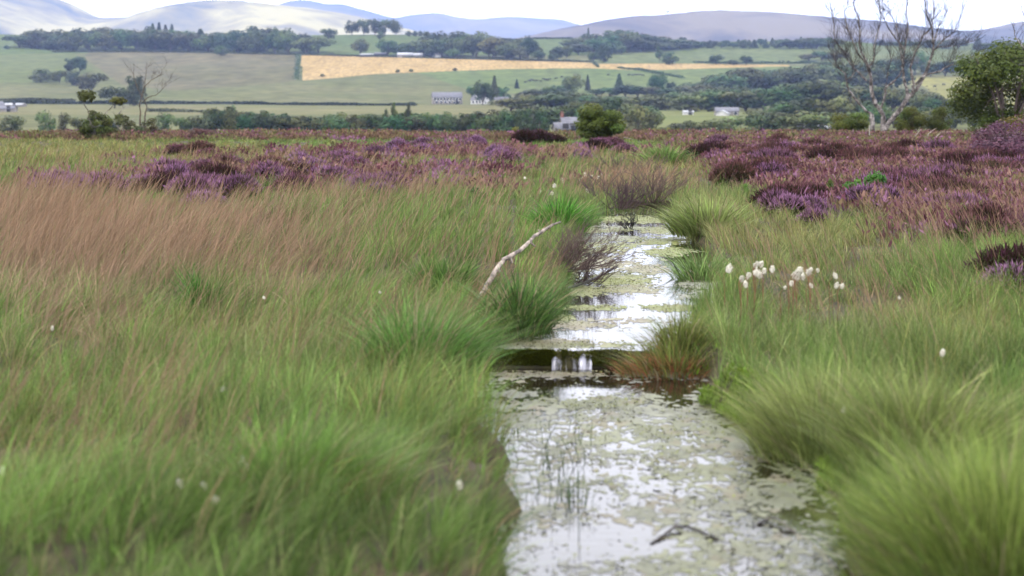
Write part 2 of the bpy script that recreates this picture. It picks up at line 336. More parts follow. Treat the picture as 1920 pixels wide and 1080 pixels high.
YG, BR, ST, DK = np.array([.215, .205, .065]), np.array([.23, .125, .085]), np.array([.36, .29, .18]), np.array([.10, .045, .022])
def gsum(px, py, L):
    r = np.zeros(np.shape(px))
    for cx, cy, sx, sy, a in L: r = r + a * np.exp(-((px - cx) / sx) ** 2 - ((py - cy) / sy) ** 2)
    return r
BROWN = [(150, 480, 330, 85, 1.0), (40, 560, 170, 80, .9), (430, 420, 260, 50, .8), (620, 480, 160, 60, .45), (120, 640, 160, 40, .4), (700, 350, 260, 35, .6), (1180, 345, 130, 28, .8), (1860, 370, 190, 70, .8), (1800, 480, 110, 40, .3), (1840, 560, 110, 60, .35), (560, 560, 160, 30, .4), (900, 300, 400, 14, .25), (500, 900, 60, 30, .7), (1240, 675, 60, 30, .8)]
YELLOW = [(100, 285, 380, 26, 1.6), (1260, 330, 90, 40, .7), (1500, 440, 200, 40, .6), (1750, 700, 200, 80, .5), (450, 300, 200, 20, .5), (960, 330, 300, 30, .45), (1430, 420, 160, 60, .55), (1270, 300, 60, 30, .7), (1100, 258, 900, 8, .5), (500, 640, 260, 60, .4), (1600, 600, 300, 60, .5), (1500, 500, 260, 40, .35)]
HEATH = [(110, 350, 60, 12, .4), (280, 345, 40, 12, .4), (370, 350, 50, 14, .5), (600, 335, 90, 14, .4), (850, 295, 120, 10, .5), (620, 300, 80, 8, .3), (960, 257, 1500, 5, .6), (1500, 310, 200, 34, 1.3), (1720, 335, 220, 46, 1.2), (1850, 330, 160, 60, .95), (1660, 385, 90, 24, .7), (1500, 385, 60, 12, .5), (1830, 430, 70, 22, .7)]
def plant_positions():
    d = np.linspace(4.2, 88, 4000); rho = 3300 * np.minimum(1, (11 / d) ** 1.85); wid = .66 * d + 3.0
    cum = np.cumsum(rho * wid) * (d[1] - d[0]); N = int(cum[-1]); y = np.interp(rng.uniform(0, cum[-1], N), cum, d)
    x = rng.uniform(-.5, .5, N) * (.66 * y + 3.0); return x, y
x, y = plant_positions()
cellsz = np.clip(.13 + .009 * y, .16, .7)                          # blades gather in tufts of different size
lev = np.floor(np.log2(cellsz / .16) + rng.uniform(0, 1, len(x))); cs = .16 * 2 ** lev
ix, iy = np.floor(x / cs), np.floor(y / cs); lv = lev * 13
tx, ty = (ix + .1 + .8 * _h(ix, iy, 3)) * cs, (iy + .1 + .8 * _h(ix, iy, 4)) * cs
pull = rng.uniform(.2, .95, len(x)); gx, gy = x + (tx - x) * pull * .85, y + (ty - y) * pull * .85
sd_ = in_ditch(gx, gy); px, py = proj(gx, gy, 0 * gx)
heath = np.clip(gsum(px, py, HEATH), 0, 1)
hump = fbm(gx / .75, gy / .95, 41, 3); hollow = 1 - sstep(.30, .43, hump)      # tussocks with bare dark hollows between
keep = (_h(ix, iy, 31) > .12) & (sd_ < .05) & (rng.uniform(0, 1, len(x)) > heath * .72) & (rng.uniform(0, 1, len(x)) > hollow * .75)
gx, gy, tx, ty, px, py, sd_, cs, ix, iy, heath, hump, hollow = [a[keep] for a in (gx, gy, tx, ty, px, py, sd_, cs, ix, iy, heath, hump, hollow)]
n = len(gx); tr = lambda s: _h(ix, iy, s + cs)                     # one random per tuft
gz = bogz(gx, gy)
patch = fbm(gx / 1.1, gy / 1.6, 9, 4); patch2 = fbm(gx / 3.0, gy / 4.5, 12, 4); patch3 = fbm(gx / .9, gy / 1.8, 44, 3)
brown = np.clip(gsum(px, py, BROWN) * (.35 + 1.1 * patch3) + (patch2 - .5) * .8, 0, 1); yel = np.clip(gsum(px, py, YELLOW) + (patch - .5) * 1.4, 0, 1)
pick = rng.uniform(0, 1, n) * .55 + tr(21) * .45
gm_ = np.clip((patch - .5) * 1.8 + .5 + (tr(24) - .5) * .5, 0, 1)[:, None]
green = G1 * gm_ + G2 * (1 - gm_); green = green * (.55 + .8 * tr(22))[:, None]
isb = pick < brown * .56; isy = (~isb) & (rng.uniform(0, 1, n) < yel * .8)
c0 = green.copy(); c0[isy] = YG * rng.uniform(.6, 1.2, (isy.sum(), 1)); bm = np.clip(rng.normal(.62, .3, (isb.sum(), 1)) + (tr(25)[isb] - .5)[:, None] * .8, 0, 1)
c0[isb] = (np.array([.20, .115, .095]) * (1 - bm) + np.array([.33, .26, .165]) * bm)
dead = rng.uniform(0, 1, n) < .04 + .38 * hollow; c0[dead] = (ST * .55 + DK * .6) * rng.uniform(.35, 1.5, (dead.sum(), 1))
pz = gsum(px, py, [(1500, 450, 280, 70, .8), (1600, 640, 320, 60, .7), (1320, 400, 90, 60, .7), (500, 650, 320, 60, .35), (1000, 380, 300, 40, .3)]); pale = (rng.uniform(0, 1, n) < .18 + .6 * pz) & ~isb & ~dead; c0[pale] = c0[pale] * .45 + G3 * .60
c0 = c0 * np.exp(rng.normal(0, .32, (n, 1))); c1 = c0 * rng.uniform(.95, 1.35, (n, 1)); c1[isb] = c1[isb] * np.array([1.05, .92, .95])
hgt = .80 * (.08 + .20 * tr(23) + .42 * np.clip(hump - .32, 0, .5)) * rng.uniform(.45, 1.35, n); hgt *= 1 + .45 * brown - .35 * sstep(40, 80, gy) + np.where(gx > (xl(gy) + xr(gy)) / 2,   .15, .12) * np.exp(-(np.minimum(sd_, 0) / .35) ** 2)
hgt = np.where(dead, hgt * .7, hgt)
ox, oy = gx - tx, gy - ty; rr = np.hypot(ox, oy) + 1e-6; k_out = np.clip(rr / cs * 2.2, 0, .9)
side = np.where(gx > (xl(gy) + xr(gy)) / 2, -1.0, 1.0)
nearbank = np.exp(-(np.minimum(sd_, 0) / .3) ** 2) * (gy < D_END + 2)
wx = np.where(side > 0, .30, -.05) + .25 * np.clip(brown, 0, 1) * (side > 0) + side * np.where(side > 0, .55, .15) * nearbank + (fbm(gx / 2, gy / 2, 14) - .5) * .7 + (tr(26) - .5) * .75; wy = (fbm(gx / 2, gy / 2, 15) - .5) * .5 + (tr(27) - .5) * .75
dx, dy = ox / rr * k_out + wx + rng.normal(0, .30, n), oy / rr * k_out + wy + rng.normal(0, .30, n)
ln = np.hypot(dx, dy); dv = np.stack([dx, dy], 1) / ln[:, None]; ln = np.clip(ln * rng.uniform(.4, 1.15, n), .06, 1.15); ln = np.where(dead, np.clip(ln * 1.5, .3, 1.2), ln)
wd = .0029 * np.maximum(1, gy / 11) ** .97 * np.exp(rng.normal(0, .35, n))
P = np.stack([gx, gy, np.maximum(gz, -.22) - .01], 1)
near = gy < 16
def sub(mask, seg): return blades(P[mask], hgt[mask], dv[mask], ln[mask], wd[mask], c0[mask], c1[mask], seg)
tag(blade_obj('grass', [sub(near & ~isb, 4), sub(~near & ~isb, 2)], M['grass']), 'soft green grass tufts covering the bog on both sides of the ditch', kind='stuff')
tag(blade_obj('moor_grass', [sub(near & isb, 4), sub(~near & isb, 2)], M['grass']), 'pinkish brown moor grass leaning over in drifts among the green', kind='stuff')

def stems():                                                         # tall flowering stalks of the moor grass
    out = []
    for cx, cy, sx, sy, m, hh, dirx in [(120, 480, 230, 70, 2600, .62, 1), (420, 470, 260, 60, 1600, .5, 1), (60, 420, 130, 40, 700, .75, 1), (700, 380, 220, 30, 900, .45, 1), (1180, 360, 90, 20, 500, .5, 1), (1830, 400, 130, 60, 900, .55, -1), (620, 640, 300, 80, 500, .4, 1), (200, 760, 220, 90, 300, .4, 1), (1650, 570, 250, 80, 300, .4, -1), (500, 330, 400, 30, 900, .5, 1), (1500, 470, 260, 60, 160, .4, -1), (900, 520, 260, 120, 700, .38, 1), (1050, 300, 200, 20, 400, .5, 1), (300, 900, 300, 120, 260, .35, 1), (1700, 330, 240, 40, 700, .55, -1)]:
        qx, qy = rng.normal(cx, sx * .7, m), np.clip(rng.normal(cy, sy * .7, m), 300, 1100); X, Y = gnd(qx, qy)
        ok = (in_ditch(X, Y) < 0); X, Y = X[ok], Y[ok]; k = len(X)
        a = np.stack([np.full(k, .8 * dirx), np.zeros(k)], 1) + rng.normal(0, .35, (k, 2)); l = np.hypot(a[:, 0], a[:, 1]); a /= l[:, None]
        col = (ST * .75 + BR * .25) * rng.uniform(.55, 1.25, (k, 1))
        out.append(blades(np.stack([X, Y, bogz(X, Y)], 1), hh * rng.uniform(.6, 1.25, k), a, np.clip(l * .55, .1, .9), .0030 * np.maximum(1, Y / 11) * rng.uniform(.7, 1.2, k), col * .9, col * np.array([1.1, .95, .95]), 4))
        out.append(blades(np.stack([X, Y, bogz(X, Y)], 1) + np.stack([a[:, 0] * .02, a[:, 1] * .02, np.full(k, .02)], 1), hh * rng.uniform(.6, 1.3, k), a + rng.normal(0, .2, (k, 2)), np.clip(l * .45, .1, .9), .0055 * np.maximum(1, Y / 11) * rng.uniform(.5, 1.2, k), col * .6, col * np.array([.95, .74, .74]), 4))
    return out
tag(blade_obj('moor_grass_stalks', stems(), M['grass']), 'thin straw coloured flowering stalks above the moor grass', kind='stuff')

# short bright moss along the water's edge, and thin shoots standing in the water
def bankmoss():
    out = []
    for cx, cy, sx, sy, m in [(1480, 812, 80, 18, 7200), (1385, 768, 34, 12, 2600), (1585, 880, 46, 20, 4200), (1625, 960, 30, 30, 2200), (1330, 742, 26, 8, 900), (930, 700, 36, 14, 1200), (1200, 690, 70, 5, 1500)]:
        X, Y = gnd(rng.normal(cx, sx * .7, m), rng.normal(cy, sy * .7, m), -.12); k = m
        s = in_ditch(X, Y); ok = s < .14; X, Y, s = X[ok], Y[ok], s[ok]; k = len(X)
        a = rng.uniform(0, 6.28, k); col = np.array([.12, .22, .02]) * rng.uniform(.4, 1.3, (k, 1)) + np.array([.03, .01, 0]) * rng.uniform(0, 1, (k, 1))
        z = np.maximum(bogz(X, Y), ZW1) + fbm(X * 9, Y * 9, 3) * .06
        out.append(blades(np.stack([X, Y, z], 1), rng.uniform(.025, .07, k), np.stack([np.cos(a), np.sin(a)], 1), rng.uniform(.2, 1.1, k), rng.uniform(.008, .016, k), col * .8, col * 1.2, 2))
    return out
tag(blade_obj('bank_moss', bankmoss(), M['moss']), 'bright wet moss along the right bank at the water line', kind='stuff')
def shoots():
    out = []
    for cx, cy, sx, sy, m, hh in [(1045, 890, 50, 60, 70, .17), (1075, 940, 20, 20, 24, .14), (1420, 770, 40, 10, 60, .15), (1010, 620, 26, 14, 170, .32), (1200, 425, 60, 8, 60, .2)]:
        X, Y = gnd(rng.normal(cx, sx * .7, m), rng.normal(cy, sy * .7, m), ZW1); a = rng.uniform(0, 6.28, m); col = np.array([.05, .085, .03]) * rng.uniform(.5, 1.5, (m, 1))
        z = np.where(Y > DAM_Y, ZW2, ZW1)
        out.append(blades(np.stack([X, Y, z], 1), hh * rng.uniform(.4, 1.2, m), np.stack([np.cos(a), np.sin(a)], 1), rng.uniform(.05, .6, m), np.full(m, .0045), col, col, 4))
    return out
tag(blade_obj('water_sedge', shoots(), M['grass']), 'sparse thin sedge shoots standing up out of the water', kind='stuff')

# ------------------------------------------------------------------ floating bog moss and scum: small flat rafts on the water
PG, YM, TN = np.array([.46, .46, .40]), np.array([.36, .40, .11]), np.array([.46, .41, .29])
RAFTS = [  # cx, cy, rx, ry (photo px), cover, hue, fragment size m
 (1270, 900, 330, 170, .95, PG, .020), (1330, 870, 150, 60, .9, YM, .018), (1120, 830, 140, 60, .9, PG, .018), (1440, 960, 110, 110, .7, PG, .020), (1300, 1040, 130, 50, .7, YM, .020), (1130, 850, 160, 50, .5, YM, .016),
 (1105, 756, 100, 10, 2.6, YM, .016), (1010, 762, 110, 10, 1.8, PG, .016), (1250, 770, 110, 14, 1.6, PG, .016), (1220, 800, 160, 24, .9, YM, .015), (1000, 790, 70, 30, 1.2, PG, .016),
 (1090, 703, 215, 4.0, 3.0, TN * .9, .013), (1220, 700, 90, 4, 3.0, YM * .9, .013), (950, 716, 60, 10, 1.5, PG, .014), (940, 738, 80, 7, 2, PG, .014),
 (1020, 644, 110, 7, 3.2, TN, .014), (1130, 647, 60, 4, 3.0, YM, .013), (1000, 652, 120, 3, 3, PG, .013),
 (1110, 578, 60, 4, 2.6, YM, .014), (1260, 577, 50, 5, 2.4, YM, .014), (1080, 610, 60, 6, 2.0, TN, .014), (1060, 598, 20, 6, 1.5, YM, .014), (1180, 600, 90, 4, .4, TN, .012),
 (1160, 524, 60, 10, 2.6, YM, .016), (1090, 545, 60, 9, 1.8, YM * .8, .016), (1170, 543, 70, 7, 1.5, TN, .015), (1330, 525, 45, 22, 2.2, PG, .016), (1320, 555, 40, 8, 1.0, PG, .015), (1120, 495, 90, 14, .9, TN, .016), (1200, 505, 60, 8, 1.2, TN, .015),
 (1245, 452, 44, 6, 2.6, YM, .018), (1250, 472, 40, 8, 2.4, YM, .018), (1140, 465, 60, 10, 1.3, YM * .9, .018), (1140, 447, 80, 5, .9, PG, .018), (1190, 412, 70, 5, 2.4, YM, .02), (1240, 432, 40, 6, 2.2, YM * .9, .02), (1110, 432, 60, 4, 2, YM, .02), (1160, 428, 50, 5, .9, PG, .02)]
HOLES = [(1110, 1010, 90, 60, .8), (1165, 930, 110, 28, .85), (1090, 880, 50, 22, .7), (1420, 985, 60, 26, .85), (1210, 870, 70, 12, .7), (1040, 1050, 40, 40, .6), (1090, 725, 80, 14, 1), (1250, 725, 65, 12, 1.0), (1000, 727, 60, 8, .9)]
def mats(y0, y1, z, st, sy):
    """joined films of scum and moss: a fine sheet on the water, torn open where water shows"""
    yy = np.arange(y0, y1, sy); xa, xb = float(xl(yy).min()) - .12, float(xr(yy).max()) + .12; xx = np.arange(xa, xb, st)
    X, Y = np.meshgrid(xx, yy); X = X + rng.uniform(-.4, .4, X.shape) * st; Y = Y + rng.uniform(-.4, .4, Y.shape) * sy; qx, qy = proj(X, Y, z + 0 * X)
    cov, hue, wsum = np.zeros(X.shape), np.zeros(X.shape + (3,)), np.zeros(X.shape) + 1e-6
    for cx, cy, rx, ry, cover, h_, s_ in RAFTS:
        if (cy > 655) != (z == ZW1): continue
        g = np.exp(-(((qx - cx) / (rx * 1.15)) ** 2 + ((qy - cy) / (ry * 1.3)) ** 2) ** 1.3 * .7); cov = np.maximum(cov, g * min(1.0, .62 + .2 * cover)); wg = g * (cover ** 1.2); hue += wg[..., None] * h_; wsum += wg
    hue = hue / wsum[..., None]; hole = np.zeros(X.shape)
    for hx, hy, hrx, hry, k_ in HOLES: hole = np.maximum(hole, k_ * np.exp(-(((qx - hx) / hrx) ** 2 + ((qy - hy) / hry) ** 2)))
    n1 = fbm(X * 5, Y * 3.2, 17, 4); n2 = fbm(X * 22, Y * 15, 19, 3); n3 = fbm(X * 2.6, Y * 2.0, 23, 4)
    n4 = fbm(X * 55, Y * 34, 61, 2); val = cov * .86 + (n1 - .5) * .75 + (n2 - .5) * 1.0 + (n4 - .5) * 1.25 - .62 * hole
    alg = (sstep(.46, .66, n3 + (n2 - .5) * .5) * (.6 if z == ZW1 else 1.0))[..., None]
    col = hue * (1 - .55 * alg) + (hue * .35 + YM * .65) * .55 * alg; col = (.33 if z == ZW1 else .47) * col * (.35 + .7 * n2 + .6 * n4)[..., None] * (1.25 - .5 * n1)[..., None]; brn = sstep(.60, .70, fbm(X * 7, Y * 5, 29, 3))[..., None]; col = col * (1 - .45 * brn) + np.array([.17, .13, .08]) * .45 * brn
    Z = z + .0012 + .002 * np.clip(n2 - .4, 0, .5) + .001 * np.clip(val - .5, 0, .5); V = np.stack([X, Y, Z], -1).reshape(-1, 3); nx = len(xx); ny = len(yy); i = (np.arange(ny - 1)[:, None] * nx + np.arange(nx - 1)[None]).ravel(); Q = np.stack([i, i + 1, i + nx + 1, i + nx], 1)
    ok = (val.ravel()[Q].mean(1) > .50) & (in_ditch(V[Q[:, 0], 0], V[Q[:, 0], 1]) > -.2); Q = Q[ok]; u, inv = np.unique(Q, return_inverse=True); return V[u], inv.reshape(-1, 4), None, np.clip(col.reshape(-1, 3)[u], .01, .7)
def rafts():
    mb = MB(); mb.add(*mats(4.5, 8.5, ZW1, .009, .014)); mb.add(*mats(8.5, DAM_Y - .05, ZW1, .010, .02)); mb.add(*mats(DAM_Y + .04, 17, ZW2, .013, .03)); mb.add(*mats(17, D_END + .1, ZW2, .02, .05))
    for cx, cy, rx, ry, cover, hue, s in RAFTS:
        z = ZW1 if cy > 655 else ZW2; d = float(gnd(cx, cy, z)[1]); fa = (s * F / d) ** 2 * (CAMZ - z) / d
        m = int(min(9000, .16 * cover * math.pi * rx * ry / fa)); r = np.sqrt(rng.uniform(0, 1, m)); th = rng.uniform(0, 6.283, m)
        X, Y = gnd(cx + 1.2 * rx * r * np.cos(th) + rng.normal(0, rx * .15, m), cy + 1.3 * ry * r * np.sin(th), z); ok = (in_ditch(X, Y) > -.15) & ((Y < DAM_Y - .05) if z == ZW1 else (Y > DAM_Y + .03)) & (fbm(X * 5, Y * 3.2, 17, 4) > .4); X, Y = X[ok], Y[ok]; m = len(X)
        if m == 0: continue
        a0 = rng.uniform(0, 6.283, m); k = 5; sz = s * np.exp(rng.normal(-.5, .45, m)); ang = a0[:, None] + np.arange(k)[None] * 2 * np.pi / k; rad = sz[:, None] * rng.uniform(.45, 1.0, (m, k)) * .7
        Z = np.maximum(z + .006 + rng.uniform(0, .010, m)[:, None] + rng.normal(0, .003, (m, k)), z + .003); V = np.stack([X[:, None] + rad * np.cos(ang), Y[:, None] + rad * np.sin(ang), Z], -1).reshape(-1, 3); b = (np.arange(m) * k)[:, None]
        mb.add(V, b + np.array([[0, 1, 2, 3]]), b + np.array([[0, 3, 4]]), np.clip(np.repeat((hue * .35 + YM * .2) * rng.uniform(.5, 1.1, (m, 1)), k, 0), .01, .6))
    m_, t, b, o = newmat('floating_moss'); at = t.nodes.new('ShaderNodeAttribute'); at.attribute_name = 'Col'; t.links.new(at.outputs['Color'], b.inputs['Base Color'])
    b.inputs['Roughness'].default_value = .55; b.inputs['Specular IOR Level'].default_value = .22
    return mb.build('floating_moss', m_)
tag(rafts(), 'pale and yellow green bog moss floating in rafts on the ditch water', kind='stuff')

# ------------------------------------------------------------------ the little dam
def dam():
    x0, x1 = float(xl(DAM_Y)) - .18, float(xr(DAM_Y)) + .18
    root = tag(empty('dam', ((x0 + x1) / 2, DAM_Y, ZW1 - .3)), 'low dark mossy dam across the ditch with water trickling over its lip', 'dam')
    ox, oy, oz = root.location
    nx, nz_ = 90, 10; V = []
    for j in range(nz_ + 4):
        for i in range(nx):
            X = x0 + (x1 - x0) * i / (nx - 1)
            if j < nz_: z = ZW1 - .3 + (ZW2 + .008 - ZW1 + .3) * j / (nz_ - 1); Y = DAM_Y - .015 - .10 * float(fbm(np.array(X * 5.), np.array(z * 9.), 51)) - .03 * (1 - j / nz_)
            else: Y = DAM_Y + .02 + .06 * (j - nz_); z = ZW2 + .008 - (.012 + .03 * (j - nz_))
            V.append((X - ox, Y - oy, z - oz))
    Q = [(j * nx + i, j * nx + i + 1, (j + 1) * nx + i + 1, (j + 1) * nx + i) for j in range(nz_ + 3) for i in range(nx - 1)]
    obj('peat_wall', mesh_np('peat_wall', V, Q, mat=M['peat'], smooth=True), root)
    out = []
    for cx, sx, m in [(985, 30, 2400), (1022, 14, 1500), (1140, 22, 2400), (1056, 4, 300), (1060, 120, 1500)]:
        X, _ = gnd(rng.normal(cx, sx * .6, m), np.full(m, 668.), -.1); X = X * 1.0; z = rng.uniform(ZW1 + .02, ZW2 + .012, m); a = rng.uniform(3.6, 5.8, m)
        col = np.array([.15, .17, .02]) * rng.uniform(.25, 1.4, (m, 1))
        out.append(blades(np.stack([X - ox, np.full(m, DAM_Y - .075) - oy, z - oz], 1), rng.uniform(.01, .03, m), np.stack([np.cos(a), np.sin(a)], 1), rng.uniform(.5, 1.4, m), rng.uniform(.006, .013, m), col, col, 2))
    mo = MB()
    for p in out: mo.add(*p)
    mo.build('moss', M['moss'], root)
    m_, t, b, o = newmat('falling_water'); b.inputs['Base Color'].default_value = (.30, .30, .37, 1); b.inputs['Roughness'].default_value = .15; b.inputs['Specular IOR Level'].default_value = .7
    g = t.nodes.new('ShaderNodeNewGeometry'); mp = t.nodes.new('ShaderNodeMapping'); mp.inputs['Scale'].default_value = (26, 4, 4); nn = t.nodes.new('ShaderNodeTexNoise'); nn.inputs['Scale'].default_value = 1; nn.inputs['Detail'].default_value = 4; rr = t.nodes.new('ShaderNodeValToRGB'); rr.color_ramp.elements[0].position = .40; rr.color_ramp.elements[1].position = .62
    tp = t.nodes.new('ShaderNodeBsdfTransparent'); ms = t.nodes.new('ShaderNodeMixShader'); t.links.new(g.outputs['Position'], mp.inputs['Vector']); t.links.new(mp.outputs[0], nn.inputs['Vector']); t.links.new(nn.outputs['Fac'], rr.inputs['Fac']); t.links.new(rr.outputs['Color'], ms.inputs[0]); t.links.new(tp.outputs[0], ms.inputs[1]); t.links.new(b.outputs[0], ms.inputs[2]); t.links.new(ms.outputs[0], o.inputs['Surface'])
    for ca, cb in ((1034, 1052), (1060, 1108)):
        xa, xb = float(gnd(ca, 668, -.1)[0]), float(gnd(cb, 668, -.1)[0]); nu = 24; P = []
        for k in range(9):
            tt = k / 8
            for j in range(nu): X = xa + (xb - xa) * j / (nu - 1); P.append((X - ox, DAM_Y + .03 - .15 * tt ** .6 - .010 * math.sin(X * 70) - oy, ZW2 + .012 - (ZW2 - ZW1 + .012) * tt ** 1.7 - oz))
        wf = MB(); wf.add(P, [(k * nu + j, k * nu + j + 1, (k + 1) * nu + j + 1, (k + 1) * nu + j) for k in range(8) for j in range(nu - 1)]); wf.build('water_film', m_, root, smooth=True)
dam()

# ------------------------------------------------------------------ single tussocks that stand out
def tussock(px, py, label, h, r, n, ca, cb, lean=.75, wdt=.0045, base_z=0, wind=(0, 0), dead=0.0, group=None, name='grass_tussock', cat='grass tussock'):
    X, Y = gnd(px, py, base_z); X, Y = float(X), float(Y); z0 = max(float(bogz(np.array(X), np.array(Y))), ZW1) - .02
    a = rng.uniform(0, 6.283, n); q = np.sqrt(rng.uniform(0, 1, n)); P = np.stack([np.cos(a) * q * r * .45, np.sin(a) * q * r * .45, np.zeros(n) + .10 * (1 - q ** 2)], 1)
    sc_ = rng.integers(0, 34, n); so_, sk_, sh_ = rng.normal(0, .28, (34, 2)), np.exp(rng.normal(0, .30, (34, 1))), rng.uniform(.65, 1.2, 34); d = np.stack([np.cos(a), np.sin(a)], 1) * (q * lean)[:, None] + np.array(wind) + rng.normal(0, .2, (n, 2)) + so_[sc_]; P[:, :2] += so_[sc_] * r * .35; l = np.hypot(d[:, 0], d[:, 1]); d /= l[:, None] + 1e-6
    mixv = rng.uniform(0, 1, (n, 1)); c0 = (np.array(ca) * mixv + np.array(cb) * (1 - mixv)) * np.exp(rng.normal(0, .30, (n, 1))) * sk_[sc_]; hh = h * rng.uniform(.45, 1.2, n) * sh_[sc_]; c1 = c0 * rng.uniform(1.0, 1.45, (n, 1)); st_ = rng.uniform(0, 1, n) < .07; c0[st_] = ST * .8; c1[st_] = ST
    dm = rng.uniform(0, 1, n) < dead; c0[dm] = np.array([.30, .125, .065]) * rng.uniform(.5, 1.5, (dm.sum(), 1)); c1[dm] = c0[dm] * np.array([1.3, 1.2, 1.2]); hh[dm] *= .45; l = np.where(dm, 1.1, l)
    o = blade_obj(name, [blades(P, hh, d, np.clip(l, .05, 1.15), np.exp(rng.normal(0, .35, n)) * wdt * np.maximum(1, Y / 11), c0, c1, 5)], M['grass']); o.location = (X, Y, z0)
    tag(o, label, cat, group)
tussock(1048, 436, 'vivid green rounded grass tussock behind the tip of the leaning branch', .40, .50, 1500, (.05, .17, .02), (.09, .22, .03), .8)
tussock(1252, 682, 'red brown tussock beside the dam on the right bank with green blades at its top', .23, .60, 1700, (.17, .14, .045), (.09, .15, .03), 1.0, .0045, -.1, (-.15, 0), .62)
tussock(1285, 642, 'olive green tussock with reddish blades just above the dam on the right bank', .27, .40, 1400, (.12, .18, .035), (.16, .15, .05), .8, .0042, 0, (.1, 0), .15)
tussock(1535, 795, 'large pale green tussock overhanging mossy water in the middle of the right bank', .42, .58, 4600, (.21, .235, .08), (.13, .18, .045), .72, .0030, 0, (-.08, 0))
tussock(1720, 880, 'broad green tussock on the right bank between the mossy bay and the nearest tussock', .42, .62, 4000, (.19, .22, .07), (.12, .17, .04), .72, .0030, 0, (-.06, 0))
tussock(1880, 1120, 'nearest and largest bright green tussock filling the lower right corner', .50, .80, 8200, (.19, .235, .06), (.12, .18, .035), .72, .0030, 0, (-.08, 0), .05)
tussock(975, 618, 'tuft of coarse dark green sedge at the left water edge above the dam', .38, .42, 750, (.04, .09, .02), (.07, .13, .03), .8, .008)
tussock(1318, 512, 'upright pale green tuft beside the single cotton grass head right of the ditch', .36, .42, 800, (.15, .22, .07), (.10, .17, .05), .6, .006)
tussock(1242, 312, 'dark green round tussock on the grassy strip far up the ditch line', .5, .9, 900, (.08, .13, .03), (.10, .17, .04), .8, .006)
tussock(838, 548, 'dark green arching tussock left of the leaning branch', .34, .55, 1300, (.06, .115, .025), (.08, .15, .03), .9, .005, 0, (.25, 0))
tussock(800, 700, 'dense soft green tussock on the left bank beside the dam', .42, .60, 2200, (.07, .16, .03), (.09, .18, .04), .85, .0042, 0, (.3, 0))
tussock(375, 572, 'small vivid green rush tuft among the pinkish brown grass', .36, .22, 420, (.03, .13, .01), (.05, .16, .02), .45, .005)
tussock(1320, 440, 'feathery yellow green tussock leaning over the narrow end of the ditch', .45, .7, 1300, (.14, .2, .05), (.17, .2, .07), .9, .006, 0, (-.2, 0))
tussock(560, 960, 'green tussock with rust coloured dead blades under it in the left foreground', .32, .5, 1800, (.08, .16, .03), (.12, .2, .04), .95, .004, 0, (.2, 0), .3)

# ------------------------------------------------------------------ heather
def sprigs(n, r, h, flower, foliage, fl=.10, up=.5, ff=1.0):
    """flower spikes and leafy stems of one bush"""
    a = rng.uniform(0, 6.283, n); q = np.sqrt(rng.uniform(0, 1, n)); tip = np.stack([np.cos(a) * q * r, np.sin(a) * q * r, h * np.sqrt(np.maximum(.05, 1 - .8 * q ** 2)) * rng.uniform(.7, 1.12, n)], 1)
    root = tip * np.array([.35, .35, 0]); d = tip - root + rng.normal(0, .11, (n, 3)); d /= np.linalg.norm(d, axis=1)[:, None]
    fm, gm = MB(), MB()
    for mb, off, L, wd, colr, cnt in ((fm, 0, fl, .013, flower, int(n * ff)), (gm, -fl * .8, fl * 1.6, .018, foliage, n), (gm, -fl * 2.0, fl * 1.9, .014, foliage * .7, n)):
        k = cnt; b0 = tip[:k] + d[:k] * off; L_ = L * rng.uniform(.6, 1.3, (k, 1)); e = b0 + d[:k] * L_
        for _ in range(2):
            s = np.cross(d[:k], rng.normal(0, 1, (k, 3))); s /= np.linalg.norm(s, axis=1)[:, None]; s *= wd * .5 * rng.uniform(.6, 1.3, (k, 1)); mid = (b0 * .55 + e * .45)
            V = np.stack([b0, mid + s, e, mid - s], 1).reshape(-1, 3); cc = np.repeat(colr * rng.uniform(.55, 1.45, (k, 1)), 4, 0); mb.add(V, (np.arange(k) * 4)[:, None] + np.array([[0, 1, 2, 3]]), col=np.clip(cc, 0, .9))
    st = MB()
    for i in rng.integers(0, n, 40):
        st.tube([root[i] * .4, root[i] * .9 + (0, 0, tip[i][2] * .35), tip[i] - d[i] * fl], [.006, .004, .0015], 3, (.06, .035, .03), cap=False)
    return fm, gm, st
PUR, PNK, FAD, DRK, HFO = np.array([.25, .13, .235]), np.array([.27, .115, .17]), np.array([.185, .082, .09]), np.array([.085, .032, .045]), np.array([.065, .05, .028])
HPROTO = {}
for key, n_, r_, h_, c_, ff_ in (('violet', 832, .36, .34, PUR * 1.4, 1.0), ('purple', 832, .40, .36, PUR * .8 + PNK * .4, .9), ('pink', 768, .40, .34, PNK * .7 + FAD * .3, .8), ('faded', 736, .42, .36, FAD, .75), ('dark', 736, .44, .36, DRK, .6)):
    fm, gm, st = sprigs(n_, r_, h_, c_, HFO if key != 'dark' else HFO * .6, ff=ff_)
    HPROTO[key] = (fm.mesh('flowers', M['heather']), gm.mesh('foliage', M['heather']), st.mesh('stems', M['twig']))
def heather(px, py, kind, label, group, s=1.0):
    X, Y = gnd(px, py); X, Y = float(X), float(Y)
    if float(in_ditch(np.array(X), np.array(Y))) > -.1: return
    o = tag(empty('heather_bush', (X, Y, float(bogz(np.array(X), np.array(Y))) - .02), random.uniform(0, 6.28), [s * random.uniform(.8, 1.25), s * random.uniform(.8, 1.25), s * random.uniform(.8, 1.2)]), label, 'heather', group)
    for nm, me in zip(('flowers', 'foliage', 'stems'), HPROTO[kind]): obj(nm, me, o)
